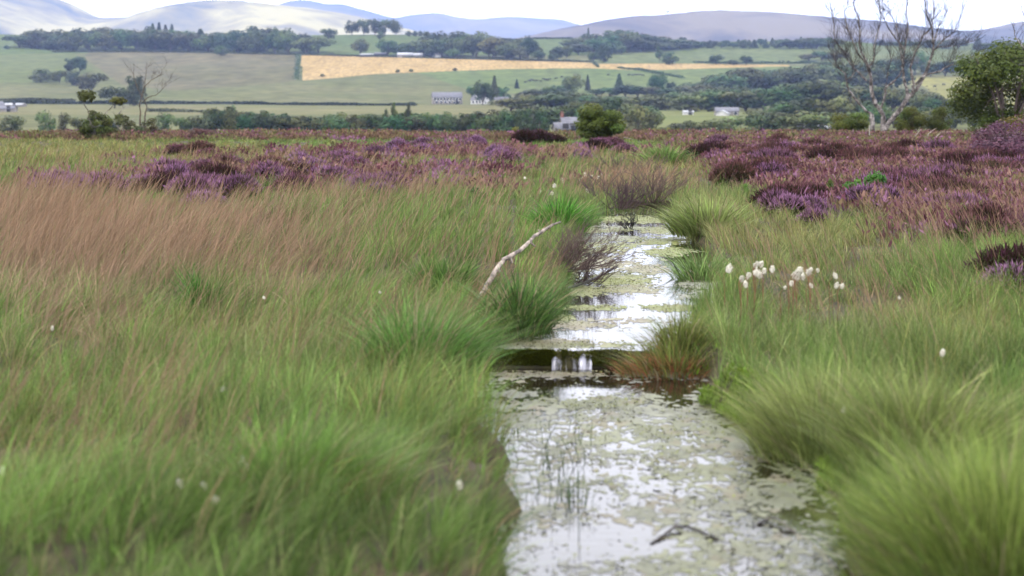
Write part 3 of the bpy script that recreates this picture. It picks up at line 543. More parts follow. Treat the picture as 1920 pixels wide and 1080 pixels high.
HPATCH = [  # centre px, spread px, count, kinds, place words, size
 (138, 362, 46, 9, 9, ('violet', 'violet', 'purple'), 'in the bluish clump at the far left of the grass', 1.05), (275, 358, 26, 9, 6, ('pink', 'dark', 'purple'), 'in the small dark clump just right of the far left clump', 1.0),
 (350, 368, 48, 12, 16, ('violet', 'purple', 'dark'), 'in the bold clump left of centre above the brown grass', 1.05), (440, 330, 40, 7, 8, ('faded', 'purple'), 'in the clump behind the bold left clump', 1.0),
 (540, 356, 64, 11, 14, ('purple', 'violet', 'pink'), 'in the low drift left of the middle of the bog', .95), (610, 338, 46, 9, 11, ('violet', 'purple', 'dark'), 'in the rounded clumps at the end of the left drift', 1.0), (690, 370, 40, 8, 9, ('purple', 'violet'), 'in the nearest clump of the middle of the bog', .9),
 (620, 310, 70, 5, 9, ('violet', 'purple', 'faded'), 'in the band behind the left drift', 1.1), (800, 297, 70, 7, 14, ('violet', 'violet', 'purple'), 'in the broad purple band at the middle of the bog', 1.15), (945, 303, 18, 6, 5, ('violet', 'purple'), 'in the compact clump right of the broad middle band', 1.1),
 (370, 296, 40, 4, 5, ('faded', 'pink'), 'in the small far patch on the yellow grass', 1.0), (1010, 272, 34, 3, 5, ('dark', 'violet'), 'in the dark patch left of the round green bush', 1.2), (1140, 283, 26, 5, 5, ('pink', 'purple', 'dark'), 'in front of the round green bush', 1.0), (1095, 300, 14, 3, 2, ('violet',), 'on the grass in front of the round green bush', .9),
 (1350, 300, 60, 10, 14, ('dark', 'faded', 'purple'), 'at the left end of the right hand heather bed', 1.1), (1470, 312, 70, 18, 24, ('faded', 'purple', 'faded'), 'in the middle of the right hand heather bed', 1.15), (1420, 345, 70, 10, 14, ('faded', 'pink', 'dark'), 'along the front edge of the right hand heather bed', 1.05),
 (1640, 318, 80, 16, 24, ('faded', 'dark', 'faded'), 'around the bright green sapling', 1.15), (1640, 385, 40, 9, 10, ('violet', 'pink'), 'in the bright clump below the green sapling', 1.1), (1700, 370, 50, 10, 11, ('pink', 'purple'), 'in the tall pink clump right of the green sapling', 1.15), (1465, 403, 22, 5, 5, ('violet', 'purple'), 'in the outlying clump on the pale grass', .85),
 (1510, 385, 40, 7, 6, ('faded', 'dark'), 'in the brown edge between outlying clump and sapling', 1.0), (1830, 330, 90, 20, 24, ('faded', 'purple', 'dark'), 'under the leafy tree at the right edge', 1.25), (1800, 385, 30, 8, 6, ('dark', 'faded'), 'in the dark brown clump near the right edge', 1.1), (1825, 425, 45, 8, 9, ('violet', 'purple'), 'in the nearest purple drift near the right edge', .9), (1820, 455, 50, 8, 6, ('dark', 'faded'), 'in the faded growth below the nearest right drift', .9),
 (1515, 425, 30, 4, 3, ('purple',), 'as low stray bushes on the pale right grass', .6), (1905, 545, 10, 10, 3, ('dark', 'violet'), 'at the right edge beside the white cotton grass level', .8), (400, 487, 22, 9, 2, ('violet',), 'alone in the brown grass at the left', .5),
]
KW = {'violet': 'violet flowering heather bush', 'purple': 'purple flowering heather bush', 'pink': 'pinkish flowering heather bush', 'faded': 'faded mauve brown heather bush', 'dark': 'dark maroon heather bush'}
for cx, cy, sx, sy, m, ks, where, s in HPATCH:
    if cx < 1000: m, s, sx, sy = max(2, int(m * .9)), s * .9, sx * 1.1, sy * 1.15
    for k in range(m): heather(random.gauss(cx, sx * .75), max(262, random.gauss(cy, sy * .75)), ks[k % len(ks)], KW[ks[k % len(ks)]] + ' ' + where, KW[ks[k % len(ks)]] + ' ' + where, s)

def heather_mass():                                                    # the bed far off, where single bushes merge
    mb = MB(); pts = []
    for cx, cy, sx, sy, m in [(960, 259, 1100, 2.5, 2300), (1550, 288, 240, 20, 3000), (1760, 310, 200, 38, 4200), (1480, 325, 140, 26, 2000), (1680, 355, 180, 22, 1500), (1840, 410, 100, 36, 700), (600, 338, 180, 10, 70), (700, 300, 260, 9, 130), (850, 290, 150, 7, 160), (1880, 290, 120, 30, 700), (420, 260, 300, 3, 400), (1860, 400, 90, 40, 250), (600, 345, 300, 14, 160)]:
        q_ = np.stack([rng.normal(cx, sx * .75, m), rng.normal(cy, sy * .75, m)], 1); pts.append(q_[(q_[:, 1] < 278 + (q_[:, 0] - 1270) * .5) & (q_[:, 1] < 450)] if cx > 1400 else q_)
    pts = np.concatenate(pts); pts = pts[(pts[:, 1] > 259) & (np.abs(pts[:, 0] - 960) < 1200)]
    X, Y = gnd(pts[:, 0], pts[:, 1]); X, Y = X + 0, Y + rng.normal(0, .6, len(X)); ok = (Y < 86) & (in_ditch(X, Y) < -.15); X, Y = X[ok], Y[ok]; m = len(X); Z = bogz(X, Y)
    FAD_ = np.array([.175, .085, .092]); pal = np.stack([FAD_, PUR * .6 + FAD * .4, DRK * 1.3, np.array([.16, .11, .065]), FAD * .6 + np.array([.09, .07, .04]), np.array([.15, .15, .06])]); wgt = [.32, .13, .18, .16, .16, .05]
    typ = rng.choice(6, m, p=wgt); typ = np.where((Y > 62) & (rng.uniform(0, 1, m) < .3), 3, typ); typ = np.where((Y > 55) & (rng.uniform(0, 1, m) < .25), 5, typ); kk = 64
    a = rng.uniform(0, 6.283, (m, kk)); q = np.sqrt(rng.uniform(0, 1, (m, kk))); r = rng.uniform(.35, .8, (m, 1)) * (1 + .35 * (Y[:, None] > 60)); h = rng.uniform(.22, .42, (m, 1))
    tx, ty = X[:, None] + np.cos(a) * q * r, Y[:, None] + np.sin(a) * q * r; tz = Z[:, None] + h * np.sqrt(1 - .85 * q ** 2) * rng.uniform(.6, 1.15, (m, kk))
    sv = rng.normal(0, 1, (m, kk, 3)); sv /= np.linalg.norm(sv, axis=2)[..., None]; wv = (.008 + .0006 * Y)[:, None, None] * rng.uniform(.6, 1.4, (m, kk, 1)); top = np.stack([tx, ty, tz], -1); lo = top - np.stack([np.cos(a) * q * .06, np.sin(a) * q * .06, np.full((m, kk), .11)], -1) + rng.normal(0, .035, (m, kk, 3)) * rng.uniform(.7, 1.5, (m, kk, 1))
    mid = (top + lo) / 2; V = np.stack([lo, mid + sv * wv, top, mid - sv * wv], 2).reshape(-1, 3)
    cc = np.repeat((pal[typ][:, None] * rng.uniform(.5, 1.5, (m, kk, 1))).reshape(-1, 3), 4, 0)
    mb.add(V, (np.arange(m * kk) * 4)[:, None] + np.array([[0, 1, 2, 3]]), col=np.clip(cc, 0, .9)); return mb.build('heather_bed', leafy('heather_far', .25, spec=.05))
tag(heather_mass(), 'distant bed of faded mauve and brown heather along the far edge of the bog', kind='stuff')

# ------------------------------------------------------------------ twiggy dead heather by the water
def twigs(mb, p, d, L, r, depth, col, spread=.6, upb=.15, nseg=4, kids=(2, 4), shrink=(.5, .75), n=3):
    pts = [np.array(p, float)]; dd = np.array(d, float)
    for k in range(nseg):
        dd = dd + np.array([random.gauss(0, .16), random.gauss(0, .16), random.gauss(0, .10) + upb * .3]); dd /= np.linalg.norm(dd); pts.append(pts[-1] + dd * L / nseg)
    rad = np.linspace(r, r * .55, nseg + 1); mb.tube(pts, rad, n, np.array(col) * random.uniform(.7, 1.3), cap=False)
    if depth > 0:
        for k in range(random.randint(*kids)):
            i = random.randint(1, nseg); nd = (pts[i] - pts[i - 1]); nd = nd / np.linalg.norm(nd) + np.array([random.gauss(0, spread), random.gauss(0, spread), random.gauss(0, spread * .5) + upb]); nd /= np.linalg.norm(nd)
            twigs(mb, pts[i], nd, L * random.uniform(*shrink), r * .6, depth - 1, col, spread, upb, nseg, kids, shrink, n)
def dead_heather(px, py, z, w, h, cnt, col, label, lean=(0, 0)):
    X, Y = gnd(px, py, z); mb = MB()
    for k in range(cnt):
        a = random.uniform(0, 6.28); q = random.uniform(.2, 1); d = (math.cos(a) * .9 * q + lean[0], math.sin(a) * .9 * q + lean[1], random.uniform(.35, 1.0)); d = np.array(d) / np.linalg.norm(d)
        twigs(mb, (math.cos(a) * w * .35 * random.random(), math.sin(a) * w * .35 * random.random(), 0), d, h * random.uniform(.5, .9), .0055 * max(1, float(Y) / 16), 3, col, .5, .12, 3, (2, 4))
    o = mb.build('dead_heather_bush', M['twig']); o.location = (float(X), float(Y), z); tag(o, label, 'dead heather', None)
dead_heather(1055, 510, -.03, .5, .46, 34, (.12, .085, .078), 'dark twiggy dead heather spreading from the left bank over the water', (1.15, -.15))
dead_heather(1100, 535, -.05, .4, .26, 14, (.07, .048, .046), 'low black twiggy heather at the left water line in front of the larger dead bush', (.6, -.2))
dead_heather(1160, 392, -.02, .9, .42, 26, (.09, .06, .065), 'dark purplish brown dead heather at the far end of the ditch', (.0, 0))
dead_heather(1225, 380, -.02, .6, .5, 18, (.12, .085, .075), 'taller reddish grey dead heather at the right of the ditch end', (.1, 0))
dead_heather(1185, 338, 0, 1.2, .45, 20, (.10, .075, .07), 'grey brown dead heather on the rise beyond the ditch end', (0, 0))
dead_heather(1180, 430, -.06, .5, .15, 9, (.03, .028, .026), 'low black twigs poking out of the water near the narrow end', (0, 0))

# ------------------------------------------------------------------ branch and sticks
def stick(name, pts, rad, label, mat, cat, side=()):
    mb = MB(); P = np.array(pts, float); t = np.linspace(0, 1, len(P)); tt = np.linspace(0, 1, len(P) * 5); Q = np.stack([np.interp(tt, t, P[:, k]) for k in range(3)], 1); Q += rng.normal(0, .002, Q.shape)
    rr = np.interp(tt, t, rad) * (1 + .06 * np.sin(tt * 31) + rng.normal(0, .025, len(tt))); o0 = Q[0].copy(); mb.tube(Q - o0, rr, 9)
    for i, d, L, r in side: mb.tube([Q[i] - o0, Q[i] - o0 + np.array(d) * L * .6, Q[i] - o0 + np.array(d) * L], [r, r * .8, r * .45], 6)
    o = mb.build(name, mat, smooth=True); o.location = o0; return tag(o, label, cat)
def barkmat(name, c, c2, c3, sc=14):
    m, t, b, o = newmat(name); b.inputs['Roughness'].default_value = .85; tcn = t.nodes.new('ShaderNodeTexCoord'); n = t.nodes.new('ShaderNodeTexNoise'); n.inputs['Scale'].default_value = sc; n.inputs['Detail'].default_value = 6; n.inputs['Roughness'].default_value = .7
    r = t.nodes.new('ShaderNodeValToRGB'); r.color_ramp.elements[0].position = .38; r.color_ramp.elements[1].position = .62; r.color_ramp.elements[0].color = (*c, 1); r.color_ramp.elements[1].color = (*c3, 1); e = r.color_ramp.elements.new(.48); e.color = (*c2, 1)
    bp = t.nodes.new('ShaderNodeBump'); bp.inputs['Strength'].default_value = .5
    t.links.new(tcn.outputs['Object'], n.inputs['Vector']); t.links.new(n.outputs['Fac'], r.inputs['Fac']); t.links.new(r.outputs[0], b.inputs['Base Color']); t.links.new(n.outputs['Fac'], bp.inputs['Height']); t.links.new(bp.outputs[0], b.inputs['Normal']); return m
M['branch'] = barkmat('weathered_branch', (.05, .042, .038), (.17, .14, .12), (.36, .30, .255))
M['birch'] = barkmat('birch_bark', (.014, .012, .012), (.075, .062, .058), (.29, .265, .25), 4.5)
M['black_wood'] = barkmat('wet_wood', (.018, .016, .016), (.035, .03, .03), (.08, .07, .07))
bp_ = [(872, 605, 14.3), (888, 574, 14.4), (905, 549, 14.55), (922, 520, 14.7), (932, 503, 14.8), (944, 488, 14.9), (962, 477, 15.0), (975, 469, 15.1), (990, 456, 15.2), (1000, 445, 15.3), (1016, 434, 15.4), (1032, 424, 15.5), (1050, 416, 15.6)]
wp = lambda L: [(float(ax(a, b) * d), d, float(zat(b, d))) for a, b, d in L]
stick('dead_branch', wp(bp_), [.022, .021, .021, .019, .021, .018, .017, .018, .015, .016, .013, .011, .008], 'pale leaning dead branch sticking out of the grass left of the ditch', M['branch'], 'branch', [(44, (.5, .1, -.4), .10, .011), (30, (.3, -.2, -.7), .07, .014), (21, (.5, 0, -.5), .06, .016), (52, (-.3, 0, .6), .05, .008)])
stick('dark_stick', wp([(918, 588, 14.0), (932, 577, 14.0), (945, 567, 14.05), (955, 560, 14.1)]), [.017, .016, .016, .012], 'short dark stick in the grass at the foot of the pale branch', M['black_wood'], 'stick')
g3 = lambda L, z: [(*[float(v) for v in gnd(a, b, z)], z + dz) for a, b, dz in L]
stick('sunken_twig', g3([(1222, 1020, 0), (1240, 1010, .008), (1262, 996, .014), (1290, 993, .014), (1318, 1003, .010), (1345, 1013, .004)], ZW1), [.006, .007, .0065, .006, .006, .005], 'crooked black twig lying on the moss in the nearest water', M['black_wood'], 'twig', [(12, (.3, .5, .3), .05, .005)])
stick('sunken_twig', g3([(1420, 985, 0), (1445, 978, .02), (1470, 990, .02), (1490, 1000, 0)], ZW1), [.006, .008, .007, .006], 'small black twig at the right of the nearest open water patch', M['black_wood'], 'twig')
stick('sunken_twig', g3([(1045, 548, 0), (1090, 538, .03), (1130, 527, .06), (1158, 518, .09)], ZW2), [.010, .012, .010, .006], 'dark stick slanting out of the water beside the dead heather', M['black_wood'], 'twig', [(14, (.5, 0, .4), .12, .006)])

# ------------------------------------------------------------------ cotton grass
M['cotton'] = plain('cotton_head', (.70, .68, .61), .95, (.52, .49, .41), 30, 0)
M['stem'] = plain('cotton_stem', (.14, .10, .05), .8, (.16, .06, .035), 8)
def cotton_meshes(nh, h):
    hd, stm = [], MB()
    for k in range(nh):
        dx = (k - (nh - 1) / 2) * .035 + random.gauss(0, .012); top = np.array([dx + .03, random.gauss(0, .02), h - abs(dx) * .5 + random.gauss(0, .02)])
        stm.tube([(0, 0, 0), (.01, 0, h * .5), (dx * .4, 0, h * .85), top], [.003, .0026, .002, .0016], 4)
        mb = MB(); m = 420; u = rng.normal(0, 1, (m, 3)); u /= np.linalg.norm(u, axis=1)[:, None]; P = u * np.array([.012, .012, .018]) * rng.uniform(.3, 1.25, (m, 1)) + np.array([.006, 0, -.008]); s = rng.normal(0, .0022, (m, 3)); e = u * .014 * rng.uniform(.4, 1.3, (m, 1)) + np.array([.008, 0, -.006])
        mb.add(np.stack([P - s, P + s, P + e], 1).reshape(-1, 3), T=(np.arange(m) * 3)[:, None] + np.array([[0, 1, 2]]))
        th = np.linspace(0, 2 * np.pi, 9)[:-1]; rings = [(.001, -.012), (.0035, -.007), (.004, .0), (.003, .006), (.001, .009)]
        V = [(r * math.cos(a) + .004, r * math.sin(a), z - .004) for r, z in rings for a in th]; mb.add(V, [(i * 8 + j, i * 8 + (j + 1) % 8, (i + 1) * 8 + (j + 1) % 8, (i + 1) * 8 + j) for i in range(4) for j in range(8)])
        hd.append((mb.mesh('seed_head', M['cotton']), tuple(top)))
    return stm.mesh('stem', M['stem']), hd
CP = {1: cotton_meshes(1, .5), 2: cotton_meshes(2, .5), 3: cotton_meshes(3, .5)}
def cotton(px, py, d, nh, label, group=None, s=1.0):
    """px,py is where the head shows; the stem goes down to the ground below it"""
    X, z = float(ax(px, py) * d), float(zat(py, d)); z0 = float(bogz(np.array(X), np.array(d))); z0 = max(z0, ZW1)
    hh = max(.12, z - z0); r = tag(empty('cotton_grass', (X - .03, d, z0), 0), label, 'cotton grass', group); st, hd = CP[nh]
    a = obj('stem', st, r); a.scale = (1, 1, hh / .5)
    for me, t in hd:
        o = obj('seed_head', me, r, (t[0], t[1], t[2] + hh - .5)); s_ = s * random.uniform(.55, .92); o.scale = (s_ * random.uniform(.8, 1.3), s_, s_ * random.uniform(.8, 1.3)); o.rotation_euler = (random.uniform(-.5, .5), random.uniform(-.2, .9), random.uniform(0, 3))
cotton(1365, 497, 13.0, 1, 'single large white cotton grass head standing apart at the left of the nearby clump', s=1.35)
for px, py, nh, s in [(1422, 492, 3, 1.0), (1408, 502, 2, 1.1), (1395, 518, 3, .9), (1420, 506, 1, 1.3), (1396, 527, 1, 1.15), (1437, 495, 2, .9)]:
    cotton(px, py, 13.1 + random.uniform(-.3, .3), nh, 'white cotton grass stem in the left half of the nearby clump right of the ditch', 'cotton grass stems in the left half of the nearby clump', s)
for px, py, nh, s in [(1494, 498, 2, 1.15), (1486, 512, 1, 1.3), (1500, 514, 3, .9), (1485, 528, 1, 1.1), (1526, 504, 3, .9), (1519, 531, 1, .9), (1470, 537, 1, .9)]:
    cotton(px, py, 13.0 + random.uniform(-.3, .3), nh, 'white cotton grass stem in the right half of the nearby clump above reddish stems', 'cotton grass stems in the right half of the nearby clump', s)
for px, py, nh, s in [(1562, 513, 1, 1.1), (1567, 530, 1, .9), (1578, 533, 1, 1.15)]:
    cotton(px, py, 12.9, nh, 'white cotton grass head at the right end of the nearby clump', 'cotton grass heads at the right end of the nearby clump', s)
for px, py, s in [(1056, 336, 1.9), (1078, 332, 1.2), (1092, 332, 1.3), (1096, 325, 1.2), (1110, 328, 1.1), (1127, 326, 1.2), (1132, 330, 1), (1140, 328, 1.1), (1150, 329, 1.2), (1158, 327, 1.2), (1120, 331, 1), (1105, 335, 1), (1145, 324, 1), (1086, 337, 1.1), (1160, 332, 1)]:
    cotton(px, py, 36 + random.uniform(-1.5, 1.5), 1, 'tiny white cotton grass head in the row on the grass left of the far ditch end', 'cotton grass row left of the far ditch end', s * 1.4)
for px, py, s in [(984, 332, 1.3), (1038, 345, 1.2), (1035, 365, 1.2), (1012, 378, 1.2), (1100, 370, 1.2)]:
    cotton(px, py, 31 + random.uniform(-1, 1), 1, 'lone white cotton grass head scattered in the grass in front of the far row', 'scattered cotton grass in front of the far row', s * 1.3)
for px, py, d, s, lb in [(457, 888, 7.6, 1.3, 'bright white cotton grass head in the left foreground above a rusty hollow'), (338, 975, 6.9, .8, 'small cream cotton grass head in the left foreground'), (383, 995, 6.8, .7, 'faint white cotton grass head right of the small cream one in the left foreground'), (403, 1037, 6.5, .7, 'lowest cotton grass head in the left foreground'), (861, 970, 7.1, .7, 'pale cotton grass head near the left edge of the nearest water'), (408, 718, 9.5, .8, 'twin cotton grass head in the middle of the left grass'), (778, 598, 12, .8, 'lone cotton grass head in front of the leaning branch'), (712, 545, 14, .8, 'lone cotton grass head left of the leaning branch'), (495, 555, 13.5, .9, 'cream cotton grass head at the edge of the brown grass'), (1763, 657, 10, .8, 'lone cotton grass head in the pale grass at the right'), (1580, 762, 8.8, .7, 'cream cotton grass head above the large right bank tussock'), (1707, 759, 8.8, .6, 'tiny cotton grass head behind the nearest right tussock'), (8, 912, 7.3, .9, 'white cotton grass head at the left edge of the foreground'), (97, 612, 11.5, .7, 'cotton grass head low in the brown grass at the left edge'), (1683, 555, 12, .7, 'tiny cotton grass head right of the nearby clump')]:
    cotton(px, py, d, 2 if 'twin' in lb else 1, lb, None, s)

# ------------------------------------------------------------------ trees: crowns of leaf clumps on a trunk with limbs
def leaf_faces(mb, P, Nn, size, cols, asp=1.5, jit=.6):
    m = len(P); Nn = Nn + rng.normal(0, jit, (m, 3)); Nn /= np.linalg.norm(Nn, axis=1)[:, None]; u = np.cross(Nn, rng.normal(0, 1, (m, 3))); u /= np.linalg.norm(u, axis=1)[:, None]; v = np.cross(Nn, u)
    s = size * rng.uniform(.55, 1.35, (m, 1)); u = u * s * asp * .5; v = v * s * .5
    mb.add(np.stack([P - u, P + v + u * rng.uniform(-.3, .3, (m, 1)), P + u, P - v + u * rng.uniform(-.3, .3, (m, 1))], 1).reshape(-1, 3), (np.arange(m) * 4)[:, None] + np.array([[0, 1, 2, 3]]), col=np.repeat(cols, 4, 0))
def crown_proto(nl, nf, rx, z0, z1, lobe, size, col, seed, inner=.25, flat=1.0, hang=0.0):
    """unit tree: 1 high, lobes of leaf clumps between z0 and z1"""
    st = np.random.default_rng(seed); mb = MB(); tm = MB(); cz, hz = (z0 + z1) / 2, (z1 - z0) / 2; tops = []
    for k in range(nl):
        u = st.normal(0, 1, 3); u /= np.linalg.norm(u); q = st.uniform(.35, 1) ** .6; lr = lobe * st.uniform(.65, 1.25)
        c = np.array([u[0] * (rx - lr * .6) * q, u[1] * (rx - lr * .6) * q, cz + u[2] * (hz - lr * .6) * q]); tops.append(c)
        m = int(nf / nl * (lr / lobe) ** 2); n3 = st.normal(0, 1, (m, 3)); n3 /= np.linalg.norm(n3, axis=1)[:, None]
        rad = np.where(st.uniform(0, 1, m) < inner, st.uniform(.3, .9, m), st.uniform(.82, 1.14, m))[:, None] * lr; P = c + n3 * rad * np.array([1, 1, .8 * flat]); P[:, 2] -= hang * st.uniform(0, 1, m) ** 2 * lr
        cc = np.array(col) * st.uniform(.72, 1.3) * (1 + st.normal(0, .10, 3) * np.array([1, .4, .6])); leaf_faces(mb, P, n3 * 1.0 + np.array([0, 0, .25]), size, np.clip(cc * st.uniform(.86, 1.16, (m, 1)), .004, .8), 1.5, .30)
    tm.tube([(0, 0, -.06), (.005, 0, .12), (-.01, .01, z0 + .15), (.0, 0, cz + .1)], [.030, .022, .016, .006], 6)
    for c in tops[:6]: tm.tube([(0, 0, max(.08, z0 * .7)), c * np.array([.45, .45, 1]) - (0, 0, .08), c], [.013, .009, .004], 5)
    return mb, tm
def conifer_proto(nf, rx, col, seed, z0=.06):
    st = np.random.default_rng(seed); mb = MB(); tm = MB(); t = st.uniform(0, 1, nf) ** .75; a = st.uniform(0, 6.283, nf); lay = np.floor(t * 13) / 13 + (t * 13 % 1) / 13 * .6
    r = rx * (1 - lay) * np.sqrt(st.uniform(.15, 1, nf)) * (1 + .22 * np.sin(a * 5 + lay * 40)) + .012; P = np.stack([np.cos(a) * r, np.sin(a) * r, z0 + (1 - z0) * lay - r * .25 + st.normal(0, .012, nf)], 1)
    leaf_faces(mb, P, np.stack([np.cos(a), np.sin(a), np.full(nf, .5)], 1), .055, np.array(col) * st.uniform(.6, 1.35, (nf, 1)), 1.9); tm.tube([(0, 0, -.06), (0, 0, .5), (0, 0, .98)], [.022, .014, .003], 6); return mb, tm
TP = {}
def reg(key, pr, mat): TP[key] = (pr[0].mesh('crown', M[mat]), pr[1].mesh('trunk', M['bark'], True))
GRN = (.044, .074, .022)
reg('oak0', crown_proto(11, 1500, .52, .02, 1.0, .23, .060, GRN, 1), 'leaf'); reg('oak1', crown_proto(13, 1600, .54, .0, 1.0, .21, .060, (.040, .068, .022), 2), 'leaf'); reg('oak2', crown_proto(12, 1400, .48, .05, 1.0, .25, .062, (.050, .080, .022), 3), 'leaf')
reg('oak3', crown_proto(15, 1700, .56, -.03, 1.0, .20, .058, (.042, .070, .023), 4), 'leaf'); reg('ash0', crown_proto(14, 1200, .46, .04, 1.0, .21, .060, (.058, .088, .026), 5), 'leaf'); reg('pale0', crown_proto(16, 1500, .5, .0, 1.0, .21, .058, (.085, .115, .045), 6), 'leaf')
reg('tall0', crown_proto(13, 1200, .30, .18, 1.0, .16, .055, GRN, 7), 'leaf'); reg('fir0', conifer_proto(1300, .24, (.028, .052, .024), 8), 'leaf'); reg('fir1', conifer_proto(1200, .32, (.032, .055, .026), 9), 'leaf')
reg('scrub0', crown_proto(14, 1400, .62, -.1, 1.0, .26, .07, (.055, .08, .018), 10), 'leaf'); reg('scrub1', crown_proto(10, 1200, .58, -.1, 1.0, .28, .07, (.10, .125, .025), 12), 'leaf')
_sd = np.concatenate([np.arange(250, 1850, 2.0)])
def slope_d(px, py):
    a = float(ax(px, py)); pz = landz(a * _sd, _sd); _, q = proj(a * _sd, _sd, pz); k = np.where(q <= py)[0]; return float(_sd[k[0]]) if len(k) else 1800.0
def tree(px, base, hpx, wpx, key, label, group, cat='tree', name='tree', d=None):
    d = slope_d(px, base) if d is None else d; X = float(ax(px, base) * d); z = float(landz(np.array(X), np.array(d))) if d > 99 else float(bogz(np.array(X), np.array(d)))
    h, wd = hpx * d / F, wpx * d / F * (1.7 if key.startswith('fir') else 1)
    r = tag(empty(name, (X, d, z - .02 * h), random.uniform(0, 6.28), (wd, wd * random.uniform(.9, 1.1), h)), label, cat, group)
    for nm, me in zip(('crown', 'trunk'), TP[key]): obj(nm, me, r)
OAKS = ['oak0', 'oak1', 'oak2', 'oak3', 'oak0', 'oak1', 'ash0']
def wood(xs_, tops, base, wpx, place, keys=OAKS, rows=1, jit=4, low=0):
    """a line of trees whose crowns reach the skyline 'tops'"""
    xs_ = list(np.arange(xs_.start, xs_.stop, xs_.step * (1.5 if wpx > 20 else 1.9))); wpx *= 1.55
    for r in range(rows):
        for x_ in xs_:
            xx = x_ + random.uniform(-jit, jit) + (r % 2) * wpx * .4; b = float(np.interp(xx, [p[0] for p in base], [p[1] for p in base])) - r * 3.5
            tp = float(np.interp(xx, [p[0] for p in tops], [p[1] for p in tops])) + random.uniform(-2.5, 3) + low * (r == 0); k = random.choice(keys); con = k.startswith('fir')
            l = ('dark conifer ' if con else 'blue green broadleaf tree ') + place
            tree(xx, b, max(10, b - tp), wpx * random.uniform(.85, 1.25) * (.7 if con else 1), k, l, l, 'conifer' if con else 'tree', 'conifer_tree' if con else 'broadleaf_tree')
# upper woods, from the left
wood(range(40, 585, 21), [(28, 62), (45, 52), (100, 54), (150, 50), (200, 50), (240, 46), (280, 44), (350, 52), (400, 56), (440, 50), (470, 44), (530, 48), (555, 60), (590, 66)], [(28, 88), (110, 94), (400, 97), (590, 102)], 38, 'in the long wood on the left ridge', OAKS + ['fir1'], 2, low=5)
for x_ in (287, 299, 311, 323): tree(x_, 92, 46 + random.uniform(-2, 4), 26, 'fir0', 'pointed dark conifer rising in the middle of the long left wood', 'conifers in the middle of the long left wood', 'conifer', 'conifer_tree')
for x_ in (474, 486, 498, 512, 522): tree(x_, 97, 56 + random.uniform(-4, 2), 24, 'oak2', 'tall blue green tree at the high right end of the long left wood', 'tall trees at the right end of the long left wood', 'tree', 'broadleaf_tree')
tree(415, 104, 21, 28, 'oak3', 'small dark tree standing in the field below the long left wood', None, name='broadleaf_tree')
tree(13, 92, 8, 12, 'oak3', 'tiny bush on the skyline at the far left edge', None, 'bush', 'bush')
for x_, b, h, w_, lb in [(76, 154, 28, 48, 'low dark tree at the left end of the slope clump'), (112, 156, 30, 34, 'dark tree second from the left in the slope clump'), (130, 134, 27, 26, 'dark tree at the top of the slope clump'), (150, 136, 32, 32, 'thin crowned pale tree at the top of the slope clump'), (140, 160, 28, 34, 'low tree in the middle of the slope clump'), (172, 172, 43, 58, 'broad dark tree in the middle of the slope clump'), (215, 203, 50, 56, 'rounded grey green tree at the lower end of the slope clump'), (250, 198, 62, 44, 'tall dark tree at the right of the slope clump behind the bare tree')]:
    tree(x_, b, h, w_, random.choice(['oak0', 'oak1', 'oak3']) if 'thin' not in lb else 'ash0', lb, None, name='broadleaf_tree')
tree(617, 75, 26, 32, 'oak0', 'lone round tree on the skyline left of the tall grove', None, name='broadleaf_tree')
for x_, h, w_ in [(660, 32, 30), (682, 36, 30), (703, 37, 32), (722, 36, 26), (742, 36, 32)]: tree(x_, 66, h, w_, random.choice(['oak2', 'oak0']), 'tall dark tree in the small skyline grove', 'tall trees of the skyline grove', name='broadleaf_tree')
tree(712, 73, 15, 16, 'oak3', 'small round tree below the skyline grove', None, name='broadleaf_tree')
tree(676, 104, 34, 38, 'oak1', 'round dark tree above the left end of the golden field', None, name='broadleaf_tree'); tree(727, 105, 34, 42, 'oak1', 'round dark tree above the ridge farm sheds', None, name='broadleaf_tree')
tree(620, 104, 6, 10, 'oak3', 'tiny bush at the top edge of the golden field', None, 'bush', 'bush')
wood(range(762, 965, 22), [(750, 74), (790, 70), (810, 56), (860, 55), (900, 57), (930, 62), (965, 68)], [(750, 103), (870, 108), (970, 112)], 40, 'in the wood above the middle of the golden field', OAKS, 2, low=6)
for x_, b, h, w_ in [(806, 108, 22, 26), (850, 110, 20, 34), (975, 113, 30, 40), (990, 112, 48, 38), (1010, 114, 22, 30)]: tree(x_, b, h, w_, random.choice(['oak1', 'oak3']), 'broadleaf tree at the lower edge of the wood above the golden field', 'edge trees of the wood above the golden field', name='broadleaf_tree')
for x_ in (766, 778, 788, 798): tree(x_, 68, 11, 14, 'oak3', 'far small tree on the skyline right of the grove', 'far small trees right of the skyline grove', name='broadleaf_tree')
wood(range(1085, 1275, 20), [(1075, 72), (1100, 62), (1120, 55), (1150, 50), (1170, 50), (1195, 60), (1230, 67), (1275, 72)], [(1075, 103), (1150, 100), (1200, 96), (1275, 91)], 38, 'in the domed wood right of the golden field', OAKS, 3, low=10)
tree(1103, 90, 38, 14, 'fir0', 'pointed conifer on the left shoulder of the domed wood', None, 'conifer', 'conifer_tree')
for x_, b, h, w_ in [(1045, 114, 30, 30), (1062, 110, 26, 26), (1038, 115, 16, 24), (1112, 117, 22, 26), (1132, 116, 38, 30), (1165, 102, 18, 24)]: tree(x_, b, h, w_, random.choice(['oak1', 'oak3', 'ash0']), 'broadleaf tree on the grass in front of the domed wood', 'trees in front of the domed wood', name='broadleaf_tree')
tree(1236, 116, 32, 28, 'tall0', 'taller of the two trees standing together above the right end of the golden field', None, name='broadleaf_tree'); tree(1255, 121, 26, 36, 'oak3', 'lower broader of the two trees above the right end of the golden field', None, name='broadleaf_tree')
